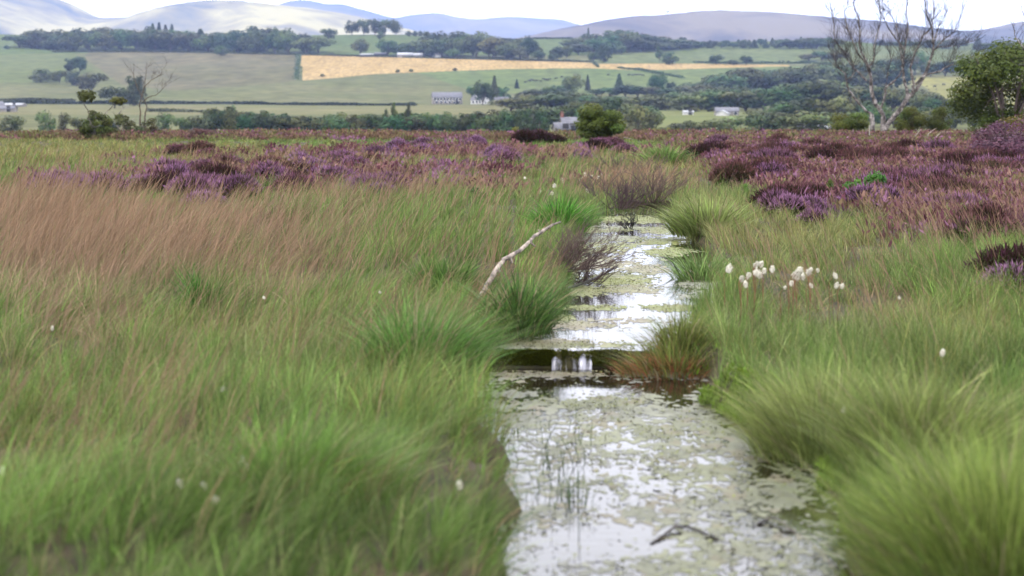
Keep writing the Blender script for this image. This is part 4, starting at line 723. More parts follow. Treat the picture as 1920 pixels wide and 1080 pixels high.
tree(1343, 121, 20, 30, 'oak1', 'small round tree in the hedge right of the golden field', None, name='broadleaf_tree'); tree(1399, 122, 19, 24, 'oak1', 'small round tree farther right in the hedge of the golden field', None, name='broadleaf_tree'); tree(1376, 121, 10, 26, 'oak3', 'low bush between the two small hedge trees', None, 'bush', 'bush')
tree(1280, 82, 14, 16, 'oak1', 'round dark tree on the skyline at the end of the domed wood', None, name='broadleaf_tree')
wood(range(1290, 1560, 11), [(1260, 74), (1300, 76), (1400, 75), (1450, 72), (1560, 69)], [(1260, 90), (1560, 91)], 15, 'in the plantation on the right ridge', ['fir1', 'oak3', 'oak1'], 2, jit=3)
wood(range(1480, 1585, 18), [(1450, 74), (1560, 68), (1600, 74)], [(1450, 91), (1600, 92)], 28, 'in the taller wood at the right end of the plantation', OAKS, 1)
wood(range(1650, 1900, 20), [(1640, 76), (1800, 72), (1900, 74)], [(1640, 84), (1790, 92), (1900, 98)], 26, 'on the skyline behind the bare birch', OAKS + ['fir1'], 1)
wood(range(1520, 1570, 16), [(1500, 105), (1545, 92), (1580, 90)], [(1500, 114), (1580, 113)], 26, 'in the hedge bank left of the bare birch', OAKS, 1)
# middle woods on the slope
tree(905, 197, 50, 42, 'oak1', 'broad dark tree behind the white house', None, name='broadleaf_tree'); tree(886, 190, 34, 28, 'oak0', 'dark tree at the left of the trees behind the white house', None, name='broadleaf_tree'); tree(927, 196, 54, 26, 'fir1', 'pointed conifer behind the white house', None, 'conifer', 'conifer_tree'); tree(945, 192, 32, 34, 'oak3', 'low spreading tree right of the conifer behind the white house', None, name='broadleaf_tree')
tree(969, 166, 18, 13, 'fir0', 'small lone conifer in the meadow left of the dark cattle', None, 'conifer', 'conifer_tree'); tree(1074, 182, 46, 46, 'oak1', 'large round dark tree right of the grazing cattle', None, name='broadleaf_tree'); tree(1102, 170, 30, 15, 'fir0', 'narrow conifer beside the large round tree in the meadow', None, 'conifer', 'conifer_tree')
tree(1161, 174, 36, 24, 'fir1', 'dark conifer standing among low bushes at the middle of the meadow', None, 'conifer', 'conifer_tree'); tree(1234, 174, 40, 36, 'oak1', 'solitary round dark tree below the curved hedge', None, name='broadleaf_tree'); tree(1258, 170, 18, 18, 'oak1', 'smaller round tree right of the solitary meadow tree', None, name='broadleaf_tree')
wood(range(985, 1060, 16), [(980, 172), (1030, 152), (1060, 158)], [(980, 185), (1060, 190)], 30, 'at the meadow edge below the cattle', OAKS, 1)
wood(range(1120, 1260, 17), [(1110, 166), (1160, 158), (1200, 158), (1260, 166)], [(1110, 180), (1260, 184)], 28, 'at the meadow edge below the lone conifer', OAKS, 1)
wood(range(960, 1290, 21), [(950, 182), (1000, 170), (1100, 172), (1200, 180), (1290, 165)], [(950, 208), (1290, 206)], 48, 'in the middle row of the wood beyond the bog', OAKS, 2)
wood(range(1270, 1640, 22), [(1260, 165), (1330, 150), (1370, 130), (1400, 122), (1450, 128), (1500, 118), (1560, 112), (1640, 110)], [(1260, 182), (1400, 176), (1640, 172)], 50, 'in the upper row of the right hand wood', OAKS, 2)
wood(range(1290, 1660, 24), [(1280, 172), (1380, 160), (1480, 152), (1560, 145), (1660, 160)], [(1280, 209), (1500, 208), (1660, 208)], 54, 'in the middle row of the right hand wood', OAKS + ['pale0'], 2)
wood(range(1640, 1730, 20), [(1630, 118), (1690, 95), (1725, 90), (1740, 100)], [(1630, 146), (1740, 142)], 32, 'in the wood directly behind the bare birch', OAKS, 2)
wood(range(1745, 1850, 20), [(1740, 112), (1850, 108)], [(1740, 143), (1850, 143)], 30, 'along the top of the yellow pasture', OAKS, 1)
wood(range(1650, 1760, 20), [(1640, 165), (1700, 160), (1740, 168), (1755, 182)], [(1640, 205), (1760, 215)], 40, 'below the yellow pasture behind the birch trunks', OAKS, 2)
wood(range(1750, 1830, 16), [(1745, 182), (1760, 178), (1800, 190), (1830, 195)], [(1745, 216), (1830, 218)], 26, 'at the foot of the yellow pasture', OAKS, 1)
wood(range(1430, 1660, 26), [(1420, 200), (1500, 180), (1560, 172), (1660, 185)], [(1420, 236), (1660, 238)], 48, 'in the lowest row of the right hand wood', OAKS + ['pale0'], 1)
wood(range(1640, 1840, 24), [(1640, 188), (1760, 196), (1840, 200)], [(1640, 240), (1840, 240)], 40, 'low behind the bushes at the foot of the birch', OAKS, 1)
wood(range(960, 1200, 26), [(950, 200), (1030, 190), (1120, 182), (1200, 190)], [(950, 238), (1200, 238)], 50, 'in the lowest row of the wood behind the grey cottage', OAKS + ['pale0'], 1)
# nearest row in the valley, feet hidden by the edge of the bog
wood(range(380, 960, 19), [(375, 215), (400, 200), (430, 194), (460, 206), (480, 206), (520, 208), (560, 214), (650, 208), (700, 212), (760, 206), (830, 208), (880, 206), (920, 204), (960, 214)], [(370, 258), (960, 258)], 36, 'in the valley row behind the bog edge', OAKS + ['tall0'], 2)
for x_, h in [(740, 74), (764, 72), (722, 60)]: tree(x_, 258, h, 22, 'tall0', 'tall thin topped tree rising from the valley row', 'tall thin topped trees of the valley row', name='broadleaf_tree')
for x_, h, w_ in [(945, 58, 34), (966, 56, 30), (985, 60, 40), (1012, 56, 36), (1100, 66, 60), (1060, 62, 44)]: tree(x_, 258, h, w_, random.choice(['oak1', 'oak3', 'pale0']), 'dark tree of the valley clump around the grey cottage', 'valley trees around the grey cottage', name='broadleaf_tree') if not 1030 < x_ < 1090 else None
for x_, b, h, w_, lb in [(1195, 262, 70, 62, 'large pale green tree right behind the round green bush'), (1225, 262, 54, 44, 'pale green tree at the right of the round green bush'), (1150, 240, 62, 60, 'dark tree rising behind the round green bush'), (1100, 236, 50, 50, 'bright green tree above the grey cottage roof'), (1075, 232, 44, 40, 'green tree left of the bright tree above the cottage')]: tree(x_, b, h, w_, 'pale0' if 'pale' in lb or 'bright' in lb else 'oak3', lb, None, name='broadleaf_tree')
for x_, h, w_, lb in [(22, 44, 60, 'grey green tree low in the left bottom corner of the valley'), (85, 54, 44, 'round grey green tree at the left of the valley'), (120, 50, 32, 'narrow grey green tree beside the round left valley tree'), (150, 46, 36, 'low green tree behind the scrub under the bare left tree'), (308, 50, 44, 'round grey green tree right of the bare left tree'), (345, 46, 34, 'smaller green tree between two round valley trees'), (205, 40, 40, 'low dark tree behind the left scrub')]: tree(x_, 258, h, w_, 'pale0' if 'grey' in lb else 'oak0', lb, None, name='broadleaf_tree')
wood(range(1275, 1560, 26), [(1260, 228), (1330, 220), (1400, 213), (1480, 208), (1560, 203)], [(1260, 262), (1560, 262)], 52, 'in the pale low thicket behind the right bog edge', ['pale0', 'pale0', 'oak3'], 1)
# scrub on the bog edge
for x_, b, h, w_, k, lb in [(35, 252, 12, 40, 'scrub1', 'low yellow green bush at the far left of the bog edge'), (120, 252, 12, 46, 'scrub1', 'low olive bush on the bog edge below the round left tree'), (330, 254, 17, 16, 'scrub1', 'small upright green bush on the bog edge at left'), (415, 252, 12, 22, 'scrub1', 'small bush on the bog edge under the tall valley trees'), (692, 252, 15, 20, 'scrub1', 'small yellow bush on the bog edge left of middle'), (730, 252, 14, 18, 'scrub1', 'small yellow bush right beside another on the bog edge'), (865, 252, 13, 18, 'scrub1', 'small dark bush on the bog edge before the middle'), (901, 253, 18, 32, 'scrub1', 'bright yellow green bush on the bog edge before the middle'), (965, 252, 22, 18, 'scrub1', 'upright light green bush on the bog edge left of the cottage'), (1205, 252, 14, 28, 'scrub1', 'yellow green bush right of the round bush'), (1262, 252, 14, 26, 'scrub1', 'low dark bush on the bog edge right of the pale trees'), (1395, 252, 15, 34, 'scrub0', 'dark green bush on the bog edge under the right wood'), (1432, 252, 15, 20, 'scrub0', 'small dark bush at the right of the bog edge')]: tree(x_, b, h, w_, k, lb, None, 'bush', 'bush', d=84.0)
tree(1018, 254, 46, 48, 'oak3', 'dark green bushy tree just left of the grey cottage', None, 'tree', 'broadleaf_tree', d=120)

# ------------------------------------------------------------------ bigger bushes and trees on the bog itself
def near_bush(px, base, d, hpx, wpx, col, seed, label, name='bush', cat='bush', nf=9000, nl=19, lobe=.17, z0=.02, leaf=.026, hang=0.0, stems=9, trunkmat='bark', twcol=(.07, .055, .04)):
    X = float(ax(px, base) * d); z = float(bogz(np.array(X), np.array(d))) - .05; h, wd = 1.1 * hpx * d / F, 1.15 * wpx * d / F
    mb, _ = crown_proto(nl, nf, .5, z0, 1.0, lobe, leaf, tuple(c * 1.2 for c in col), seed, .35, 1.0, hang); r = tag(empty(name, (X, d, z), 0, (wd, wd, h)), label, cat)
    obj('crown', mb.mesh('crown', M['leaf_near']), r); tm = MB(); st = np.random.default_rng(seed + 900)
    for k in range(stems):
        a = st.uniform(0, 6.28); e = np.array([math.cos(a) * st.uniform(.15, .4), math.sin(a) * st.uniform(.15, .4), st.uniform(.5, .85)]); m1 = e * np.array([.4, .4, .5]) + st.normal(0, .03, 3); tm.tube([(math.cos(a) * .03, math.sin(a) * .03, -.05), m1, e], [.016, .011, .004], 5, np.array(twcol) * st.uniform(.6, 1.4))
        for q in range(3):
            f = e * .6 + m1 * .4; tm.tube([f, f + st.normal(0, .12, 3) + (0, 0, .1)], [.006, .002], 4, np.array(twcol))
    obj('stems', tm.mesh('stems', M['twig']), r)
near_bush(1122, 268, 70, 78, 100, (.085, .105, .018), 61, 'round olive green bush standing on the heather at the centre of the bog edge', nf=9000, leaf=.034, lobe=.16)
near_bush(1592, 256, 82, 52, 74, (.075, .095, .018), 62, 'small dark green bush left of the bare birch trunks', z0=.02, nl=14, lobe=.2)
near_bush(1705, 256, 84, 60, 62, (.07, .09, .018), 63, 'dark green bush right of the bare birch trunks', z0=.05)
near_bush(1762, 254, 84, 60, 52, (.08, .10, .022), 64, 'upright green bush between birch and leafy tree', z0=.05)
near_bush(1892, 262, 68, 182, 206, (.066, .098, .018), 65, 'tall leafy green birch with hanging foliage at the right edge', 'broadleaf_tree', 'tree', nf=17000, nl=44, lobe=.13, leaf=.020, z0=.06, hang=.5, stems=12, twcol=(.14, .11, .10))
near_bush(1935, 258, 64, 80, 110, (.13, .095, .02), 66, 'rusty orange green bush at the right edge in front of the leafy birch', nf=6000, leaf=.03)
near_bush(1609, 388, 27.6, 66, 50, (.045, .135, .022), 67, 'vivid green sapling rising from the right hand heather', 'sapling', 'sapling', nf=1000, nl=12, lobe=.2, leaf=.09, stems=6, z0=.35)
near_bush(1640, 384, 28.0, 70, 40, (.04, .12, .02), 68, 'second vivid green sapling just behind the first in the heather', 'sapling', 'sapling', nf=700, nl=9, lobe=.2, leaf=.09, stems=5, z0=.45)
near_bush(1553, 380, 28.2, 58, 26, (.07, .11, .025), 69, 'thin dull green sapling left of the vivid pair in the heather', 'sapling', 'sapling', nf=240, nl=8, lobe=.2, leaf=.12, stems=5)
near_bush(1398, 366, 29.6, 44, 14, (.10, .15, .03), 70, 'thin yellow green sapling at the front edge of the heather bed', 'sapling', 'sapling', nf=130, nl=6, lobe=.2, leaf=.15, stems=3)
near_bush(893, 372, 29.5, 34, 34, (.045, .085, .03), 71, 'small dark blue green shrub in the grass at the middle', 'shrub', 'shrub', nf=420, nl=10, lobe=.2, leaf=.10, stems=6)
near_bush(182, 262, 76, 54, 60, (.06, .075, .02), 72, 'straggly dark scrub bush at the foot of the bare left tree', nf=2600, nl=18, lobe=.15, leaf=.05, twcol=(.2, .18, .17))
near_bush(232, 262, 78, 48, 60, (.065, .075, .03), 73, 'thin grey green scrub between straggly bush and bare left tree', nf=1500, nl=14, lobe=.15, leaf=.05, twcol=(.24, .22, .2))
near_bush(278, 262, 79, 40, 50, (.07, .07, .03), 74, 'low thin scrub right under the bare left tree', nf=1100, nl=12, lobe=.15, leaf=.05, twcol=(.2, .18, .17))
near_bush(378, 266, 76, 26, 50, (.10, .055, .05), 75, 'low twiggy mauve brown bush on the left bog edge', nf=2200, nl=14, lobe=.2, leaf=.04, twcol=(.10, .06, .06))
near_bush(1885, 302, 46, 88, 140, (.11, .05, .075), 76, 'dense purplish twiggy bush in front of the leafy tree at the right edge', nf=5200, nl=24, lobe=.18, leaf=.03, twcol=(.12, .08, .085), stems=26)
near_bush(1965, 312, 42, 124, 140, (.10, .045, .07), 77, 'tall purplish twiggy bush cut off by the right edge', nf=4200, nl=24, lobe=.18, leaf=.028, twcol=(.12, .08, .085), stems=26)

# bare birches: limbs drawn as tapering tubes, then fine twigs growing from them
def bare_tree(limbs, d, base_px, label, name, seed, r0, mat, twig_rng, twn, upw=.5, tlen=(.25, .75), twr=.008):
    st = np.random.default_rng(seed); random.seed(seed); bx, by = base_px; X0 = float(ax(bx, by) * d); z0 = float(bogz(np.array(X0), np.array(d))) - .05
    root = tag(empty(name, (X0, d, z0)), label, 'tree'); tr_, tw = MB(), MB(); s = d / F
    for li, (pts, ra, rb, dy) in enumerate(limbs):
        n = len(pts); t = np.linspace(0, 1, n); P = np.array([[(a - bx) * s, dy[0] + (dy[1] - dy[0]) * tt, float(zat(b, d)) - z0] for (a, b), tt in zip(pts, t)]); tt = np.linspace(0, 1, n * 4)
        Q = np.stack([np.interp(tt, t, P[:, k]) for k in range(3)], 1) + st.normal(0, .012, (n * 4, 3)); rr = np.interp(tt, [0, 1], [ra, rb]) * r0 * (1 + .1 * st.normal(0, 1, n * 4)); tr_.tube(Q, rr, 7)
        L = len(Q); j0 = int(L * twig_rng[li])
        for _ in range(int(twn * (L - j0) / 8)):
            i = st.integers(max(1, j0), L); dd = Q[i] - Q[i - 1]; dd = dd / (np.linalg.norm(dd) + 1e-6) * .6 + np.array([st.normal(0, .55), st.normal(0, .6), upw + st.normal(0, .3)]); dd /= np.linalg.norm(dd)
            twigs(tw, Q[i], dd, st.uniform(*tlen), min(twr, rr[i] * .6), 2, (.045, .036, .036), .5, .18, 4, (2, 3), (.5, .8))
    obj('trunk', tr_.mesh('trunk', M[mat], True), root); obj('twigs', tw.mesh('twigs', M['twig']), root)
Z4 = lambda L: [(1440 + a / 4, b / 4) for a, b in L]
BIRCH = [  # limb points in quarter-photo pixels, thick, thin, depth sweep
 (Z4([(788, 1040), (786, 960), (778, 880), (772, 850)]), 1.0, .85, (0, .05)), (Z4([(772, 855), (730, 830), (690, 790), (630, 725), (590, 670), (572, 610), (560, 552), (510, 512), (480, 470), (470, 400)]), .55, .14, (.05, -.5)),
 (Z4([(574, 600), (610, 575), (625, 540), (615, 470), (570, 410), (500, 350)]), .26, .1, (-.25, -.7)), (Z4([(852, 1040), (862, 940), (866, 880), (850, 840), (800, 775), (780, 710), (772, 640), (768, 580), (752, 520), (735, 470)]), 1.1, .62, (0, .2)),
 (Z4([(735, 470), (700, 400), (680, 320), (690, 220), (670, 120), (640, 20), (630, -90)]), .5, .1, (.2, .6)), (Z4([(750, 510), (790, 440), (780, 350), (800, 250), (820, 150), (800, 40)]), .36, .1, (.2, -.3)), (Z4([(740, 610), (690, 555), (640, 510), (600, 450), (560, 380), (500, 300), (490, 180), (480, 60)]), .4, .1, (.2, .5)),
 (Z4([(735, 470), (660, 400), (620, 310), (570, 210), (540, 110), (570, 0)]), .36, .1, (.2, -.6)), (Z4([(850, 845), (852, 790), (875, 715), (872, 665), (930, 610), (975, 565), (992, 505), (985, 430), (968, 360), (960, 290), (930, 190), (880, 100)]), .5, .12, (.2, -.4)), (Z4([(874, 660), (880, 600), (878, 540), (900, 440), (880, 380)]), .2, .06, (.1, -.6)),
 (Z4([(840, 1030), (880, 960), (940, 880), (1000, 805), (1045, 735), (1090, 690), (1125, 650), (1155, 590), (1190, 520), (1215, 440), (1235, 350), (1225, 260), (1215, 180)]), 1.25, .3, (0, .3)), (Z4([(1048, 735), (1035, 660), (1015, 590), (1008, 520), (1010, 450), (1022, 370), (1030, 290), (1045, 200), (1030, 100), (1040, -30)]), .7, .14, (.1, .4)),
 (Z4([(1080, 690), (1085, 630), (1065, 570), (1055, 490), (1075, 410), (1110, 330), (1130, 270), (1190, 210), (1210, 100), (1190, -20)]), .6, .14, (.1, -.5)), (Z4([(1105, 640), (1130, 590), (1200, 552), (1270, 535), (1330, 492), (1400, 480), (1480, 465), (1560, 420)]), .42, .07, (.2, -.6)), (Z4([(1330, 492), (1340, 450), (1370, 430)]), .16, .07, (-.2, -.3)), (Z4([(1222, 400), (1280, 330), (1330, 280), (1390, 240), (1440, 130), (1480, 10)]), .34, .1, (.25, .6)),
 (Z4([(1215, 190), (1180, 110), (1160, 20), (1150, -60)]), .24, .1, (.3, .2)), (Z4([(1250, 350), (1330, 350), (1400, 340), (1500, 310), (1570, 250)]), .22, .06, (.25, -.3)), (Z4([(1022, 370), (960, 290), (900, 200), (850, 90), (830, -10)]), .3, .1, (.3, .7)), (Z4([(1235, 330), (1260, 220), (1310, 100), (1290, -20)]), .26, .1, (.3, -.1))]
bare_tree(BIRCH, 80.0, (1650, 262), 'leafless white birch with black patched forking trunks on the right of the bog', 'birch_tree', 5, .104, 'birch', [1, .45, .3, .8, .2, .15, .25, .2, .45, .3, .6, .35, .35, .35, .3, .2, .1, .2, .15, .15], 18, .46, (.3, .9), .007)
LEFT = [([(262, 262), (262, 240), (264, 215), (262, 195), (268, 175), (274, 150), (276, 120)], 1.0, .15, (0, .2)), ([(271, 262), (272, 220), (276, 200), (272, 185)], .8, .3, (0, 0)), ([(268, 192), (280, 182), (296, 178), (310, 165), (322, 150)], .5, .12, (0, -.3)), ([(266, 180), (258, 165), (250, 140), (243, 118)], .4, .1, (.1, .4)), ([(272, 165), (284, 150), (300, 140), (312, 118)], .4, .1, (0, .4))]
bare_tree(LEFT, 82.0, (266, 262), 'thin leafless grey tree standing on the left bog edge', 'bare_tree', 6, .05, 'bark', [.45, .6, .3, .2, .2], 5, .4, (.25, .6), .007)
LOW = [([(188, 262), (180, 232), (168, 212), (160, 195), (154, 180)], .8, .2, (0, 0)), ([(182, 240), (196, 215), (210, 200), (218, 186)], .6, .2, (0, .2)), ([(190, 262), (206, 240), (224, 214), (236, 200)], .7, .2, (0, -.2))]
bare_tree(LOW, 78.0, (188, 262), 'low crooked pale stemmed tree with few leaf tufts on the left bog edge', 'crooked_tree', 8, .045, 'birch', [.6, .6, .5], 3, .3, (.15, .4), .006)
FARR = [([(2010, 290), (2000, 220), (1975, 150), (1950, 110), (1925, 60), (1910, 10)], 1.0, .12, (0, .2)), ([(1975, 150), (1940, 130), (1915, 95), (1895, 70), (1885, 40)], .4, .08, (0, -.3)), ([(1990, 190), (1950, 170), (1925, 130), (1905, 120)], .3, .08, (0, -.2)), ([(1960, 120), (1945, 60), (1930, -10)], .35, .1, (.1, .4))]
bare_tree(FARR, 60.0, (2010, 290), 'bare twiggy tree reaching in from beyond the right edge', 'bare_tree', 9, .10, 'birch', [.3, .2, .2, .2], 5, .4, (.25, .7), .007)
random.seed(77)
for pts, lb in [([(1716, 270), (1714, 258), (1720, 250), (1726, 243)], 'short white dead stem right of the birch trunks'), ([(1738, 268), (1740, 252), (1748, 245), (1756, 240)], 'white forked dead stem right of the short one'), ([(1748, 274), (1754, 258), (1764, 248), (1780, 247)], 'pale crooked dead branch arching over the right heather'), ([(1170, 258), (1178, 259), (1188, 262)], 'short white log in the heather right of the round bush')]:
    stick('dead_branch', wp([(a, b, 66 + i * .2) for i, (a, b) in enumerate(pts)]), np.linspace(.02, .008, len(pts)), lb, M['branch'], 'branch')
def leaf_tuft(px, py, d, wpx, hpx, label, seed):
    X, z = float(ax(px, py) * d), float(zat(py, d)); mb, _ = crown_proto(2, 300, .5, .2, .8, .5, .17, (.075, .08, .018), seed); s = d / F
    return mb, X, z, s
for (px, py, w_, h_), k in zip([(158, 180, 34, 28), (218, 188, 32, 22)], range(2)):
    mb, X, z, s = leaf_tuft(px, py, 78.0, w_, h_, '', 80 + k); t = [o for o in C.objects if o.name.startswith('crooked_tree')][0]
    o = obj('leaf_tuft', mb.mesh('leaf_tuft', M['leaf_near']), t, (X - t.location.x, 0, z - h_ * s * .5 - t.location.z)); o.scale = (w_ * s, w_ * s, h_ * s)

# ------------------------------------------------------------------ hedges
def hedge(pts, hpx, label, col=(.036, .056, .022), wd=1.6):
    P = []
    for (a, b), (c, e) in zip(pts[:-1], pts[1:]):
        n = max(2, int(math.hypot(c - a, e - b) / 2.2))
        for k in range(n): P.append((a + (c - a) * k / n, b + (e - b) * k / n))
    W_ = []; mb = MB()
    for a, b in P:
        d = slope_d(a, b); x_ = float(ax(a, b) * d); W_.append((x_, d, float(landz(np.array(x_), np.array(d))), hpx * d / F))
    W_ = np.array(W_); o0 = W_[0, :3].copy(); m = len(W_) * 34; i = rng.integers(0, len(W_) - 1, m); f = rng.uniform(0, 1, m)[:, None]; B = W_[i, :3] * (1 - f) + W_[i + 1, :3] * f; hh = W_[i, 3] * rng.uniform(.1, 1.15, m) * (.1 + 1.3 * fbm(B[:, 0] / 14, B[:, 1] / 14, 3))
    B = B - o0 + rng.normal(0, wd * .4, (m, 3)) * np.array([1, 1, 0]); B[:, 2] += hh; leaf_faces(mb, B, np.tile([0, -.4, .6], (m, 1)), .8, np.array(col) * rng.uniform(.6, 1.4, (m, 1)), 1.4, .8)
    o = mb.build('hedge', M['leaf']); o.location = o0; tag(o, label, 'hedge')
hedge([(0, 194), (120, 195), (250, 195), (420, 195), (560, 197), (780, 198)], 5, 'long dark hedge crossing the valley fields on the left')
hedge([(0, 188), (60, 188), (140, 190)], 4, 'short dark hedge above the long valley hedge at far left')
hedge([(559, 104), (558, 128), (556, 152)], 5, 'upright hedge between the tan pasture and the golden field', wd=3.2)
hedge([(1160, 128), (1200, 132), (1230, 138), (1262, 143), (1282, 147)], 4, 'curving hedge across the meadow under the golden field')
hedge([(1112, 117), (1116, 122), (1124, 128)], 5, 'short hedge cutting the thin golden strip')
hedge([(100, 98), (300, 97.5), (560, 103), (760, 108), (960, 113), (1110, 116)], 2.2, 'thin hedge along the top of the golden field and tan pasture')
hedge([(280, 209), (360, 210), (440, 212)], 4, 'broken hedge low in the left valley')
hedge([(1300, 117), (1345, 119), (1500, 119), (1560, 120)], 3.5, 'hedge with small trees right of the golden field')
hedge([(940, 72.5), (1000, 72.5), (1075, 73)], 2.5, 'thin skyline hedge left of the domed wood')
for x_, y_ in [(771, 135), (853, 133), (605, 144), (745, 136)]: tree(x_, y_, 6, 10, 'oak3', {771: 'dark round bush at the lower edge of the golden field', 853: 'small dark bush where golden field meets green meadow', 605: 'low bush at the lower left of the golden field', 745: 'tiny bush left of the dark round one under the golden field'}[x_], None, 'bush', 'bush')

# ------------------------------------------------------------------ buildings
M['stone'] = plain('rubble_stone', (.17, .155, .14), .9, (.25, .23, .21), 2.2); M['white'] = plain('white_render', (.44, .435, .42), .8, (.50, .49, .48), 1.2); M['slate'] = plain('slate_roof', (.11, .11, .13), .7, (.16, .16, .18), 1.5); M['glass'] = plain('window_glass', (.03, .035, .045), .1, spec=.6); M['brick'] = plain('brick_chimney', (.20, .095, .075), .9, (.15, .075, .06), 4); M['timber'] = plain('white_timber', (.75, .75, .74), .6); M['metal'] = plain('pale_sheet_roof', (.30, .31, .33), .6, (.40, .40, .42), .8); M['dark'] = plain('dark_opening', (.03, .028, .026), .8)
def house(px, base, wpx, hpx, roofpx, depth, yaw, label, wall='stone', roof='slate', wins=(), chim=(), door=None, name='house', cat='house', d=None, gwin=(), lift=0.0, dormers=()):
    d = slope_d(px, base) if d is None else d; X = float(ax(px, base) * d); z = float(zat(base, d)); s = d / F; w_, h_, rh = wpx * s, hpx * s, roofpx * s; D = depth
    r = tag(empty(name, (X, d, z), yaw), label, cat); a = MB(); x, y = w_ / 2, D / 2
    a.add([(-x, -y, -3), (x, -y, -3), (x, y, -3), (-x, y, -3), (-x, -y, h_), (x, -y, h_), (x, y, h_), (-x, y, h_), (-x, 0, h_ + rh), (x, 0, h_ + rh)], [(0, 1, 5, 4), (2, 3, 7, 6), (1, 2, 6, 5), (3, 0, 4, 7)], [(5, 6, 9), (7, 4, 8)]); a.build('wall', M[wall], r)
    ov, th = .25, .16; q = MB(); e = rh / y
    for sg in (-1, 1):
        V = [(-x - ov, sg * (y + ov), h_ - ov * e + .02), (x + ov, sg * (y + ov), h_ - ov * e + .02), (x + ov, 0, h_ + rh + .02), (-x - ov, 0, h_ + rh + .02)]; V += [(p[0], p[1], p[2] + th) for p in V]
        q.add(V, [(0, 1, 2, 3), (4, 7, 6, 5), (0, 4, 5, 1), (1, 5, 6, 2), (3, 7, 4, 0)] if sg < 0 else [(0, 3, 2, 1), (4, 5, 6, 7), (0, 1, 5, 4), (1, 2, 6, 5), (3, 0, 4, 7)])
    rf = q.build('roof', M[roof], r)
    for cx in chim:
        c = MB(); c.box((cx * x, 0, h_ + rh + .25), (.62, .55, 1.5)); c.box((cx * x, 0, h_ + rh + 1.06), (.74, .67, .14)); [c.tube([(cx * x + o_, 0, h_ + rh + 1.12), (cx * x + o_, 0, h_ + rh + 1.45)], .1, 6) for o_ in (-.16, .16)]; c.build('chimney', M['brick'], rf)
    def win(u, zz, ww, hh, face, lbl='window'):
        f = MB(); g = MB(); pos = {'f': (u * x, -y - .03, zz), 'r': (x + .03, u * y, zz)}[face]; sz = (ww + .2, .1, hh + .2) if face == 'f' else (.1, ww + .2, hh + .2); gp = (pos[0], pos[1] - .05, pos[2]) if face == 'f' else (pos[0] + .05, pos[1], pos[2]); gs = (ww, .06, hh) if face == 'f' else (.06, ww, hh)
        f.box(pos, sz); fo = f.build(lbl, M['timber'] if lbl == 'window' else M['dark'], r); g.box(gp, gs); g.build('pane' if lbl == 'window' else 'leaf_panel', M['glass'] if lbl == 'window' else M['dark'], fo)
    for u, zz, ww, hh in wins: win(u, zz * h_, ww, hh, 'f')
    for u, zz, ww, hh in gwin: win(u, zz * h_, ww, hh, 'r')
    if door is not None: win(door, 1.0, 1.1, 2.0, 'f', 'door')
    for u in dormers:
        m_ = MB(); m_.box((u * x, -y * .55, h_ + rh * .42), (1.5, 1.6, 1.5)); dm = m_.build('dormer', M[wall], r); g = MB(); g.box((u * x, -y * .55 - .83, h_ + rh * .45), (.9, .06, .9)); g.build('window', M['glass'], dm)
    return r
house(838, 195, 55, 12.5, 9, 8.5, .12, 'long two storey grey stone building with slate roof and pale windows', wins=[(-.86 + .215 * k, .74, 1.0, 1.3) for k in range(9)] + [(-.75 + .3 * k, .28, 1.1, 1.3) for k in range(6)], door=.62, name='stone_building', cat='building')
house(902, 195, 27, 8, 9.5, 8.0, -.62, 'white gabled house with slate roof beside the long stone building', 'white', wins=[(-.5, .5, 1.1, 1.3), (.1, .5, 1.1, 1.3), (.65, .5, 1.0, 1.2)], gwin=[(-.35, .45, 1.0, 1.2), (.35, .45, 1.0, 1.2), (0, 1.25, .9, 1.1)], dormers=(-.35, .35), chim=(-.9,))
house(940, 196, 26, 7, 6.5, 6.0, .1, 'low stone cottage with slate roof right of the white house', wins=[(-.5, .55, .9, 1.0), (.2, .55, .9, 1.0)], name='cottage', cat='house')
house(1072, 249, 40, 14, 14, 6.5, .15, 'grey stone cottage with brick chimney half hidden by the round green bush', wins=[(-.5, .62, .8, 1.0), (.1, .62, .8, 1.0)], chim=(-.92,), door=-.2, name='cottage', d=400.0)
house(1052, 250, 26, 8, 11, 4.5, .15, 'low slate roofed wing with dark doorway in front of the grey stone cottage', door=.4, wins=[(-.4, .5, .7, .8)], name='cottage_wing', cat='outbuilding', d=392.0)
house(1362, 216, 42, 7, 7, 7.0, 0, 'long low slate roofed house in the right hand wood', 'stone', wins=[(-.75, .5, 1.0, 1.1), (.7, .5, 1.0, 1.1)], name='house'); house(1355, 216.5, 19, 3.5, 5.5, 4.0, 1.25, 'small white gabled porch in front of the slate roofed house in the right wood', 'white', 'metal', name='porch', cat='porch', gwin=[(0, .6, 1.2, 1.0)])
house(1290, 215, 18, 4.5, 2.5, 4.0, .05, 'small white low shed at the edge of the right hand wood', 'white', 'metal', name='shed', cat='shed', door=.3)
house(-4, 208, 18, 9, 8, 7.0, .5, 'white gabled house cut off by the left edge', 'white', gwin=[(0, .5, 1, 1.2)], wins=[(.3, .5, 1, 1.2)]); house(14, 209, 30, 5, 4.5, 6.0, 0, 'dark roofed low shed beside the white house at the left edge', 'stone', 'slate', name='shed', cat='shed', door=.4)
house(28, 200, 34, 3, 3, 9.0, 0, 'wide pale roofed barn behind the shed at the left edge', 'stone', 'metal', name='barn', cat='barn', door=.2)
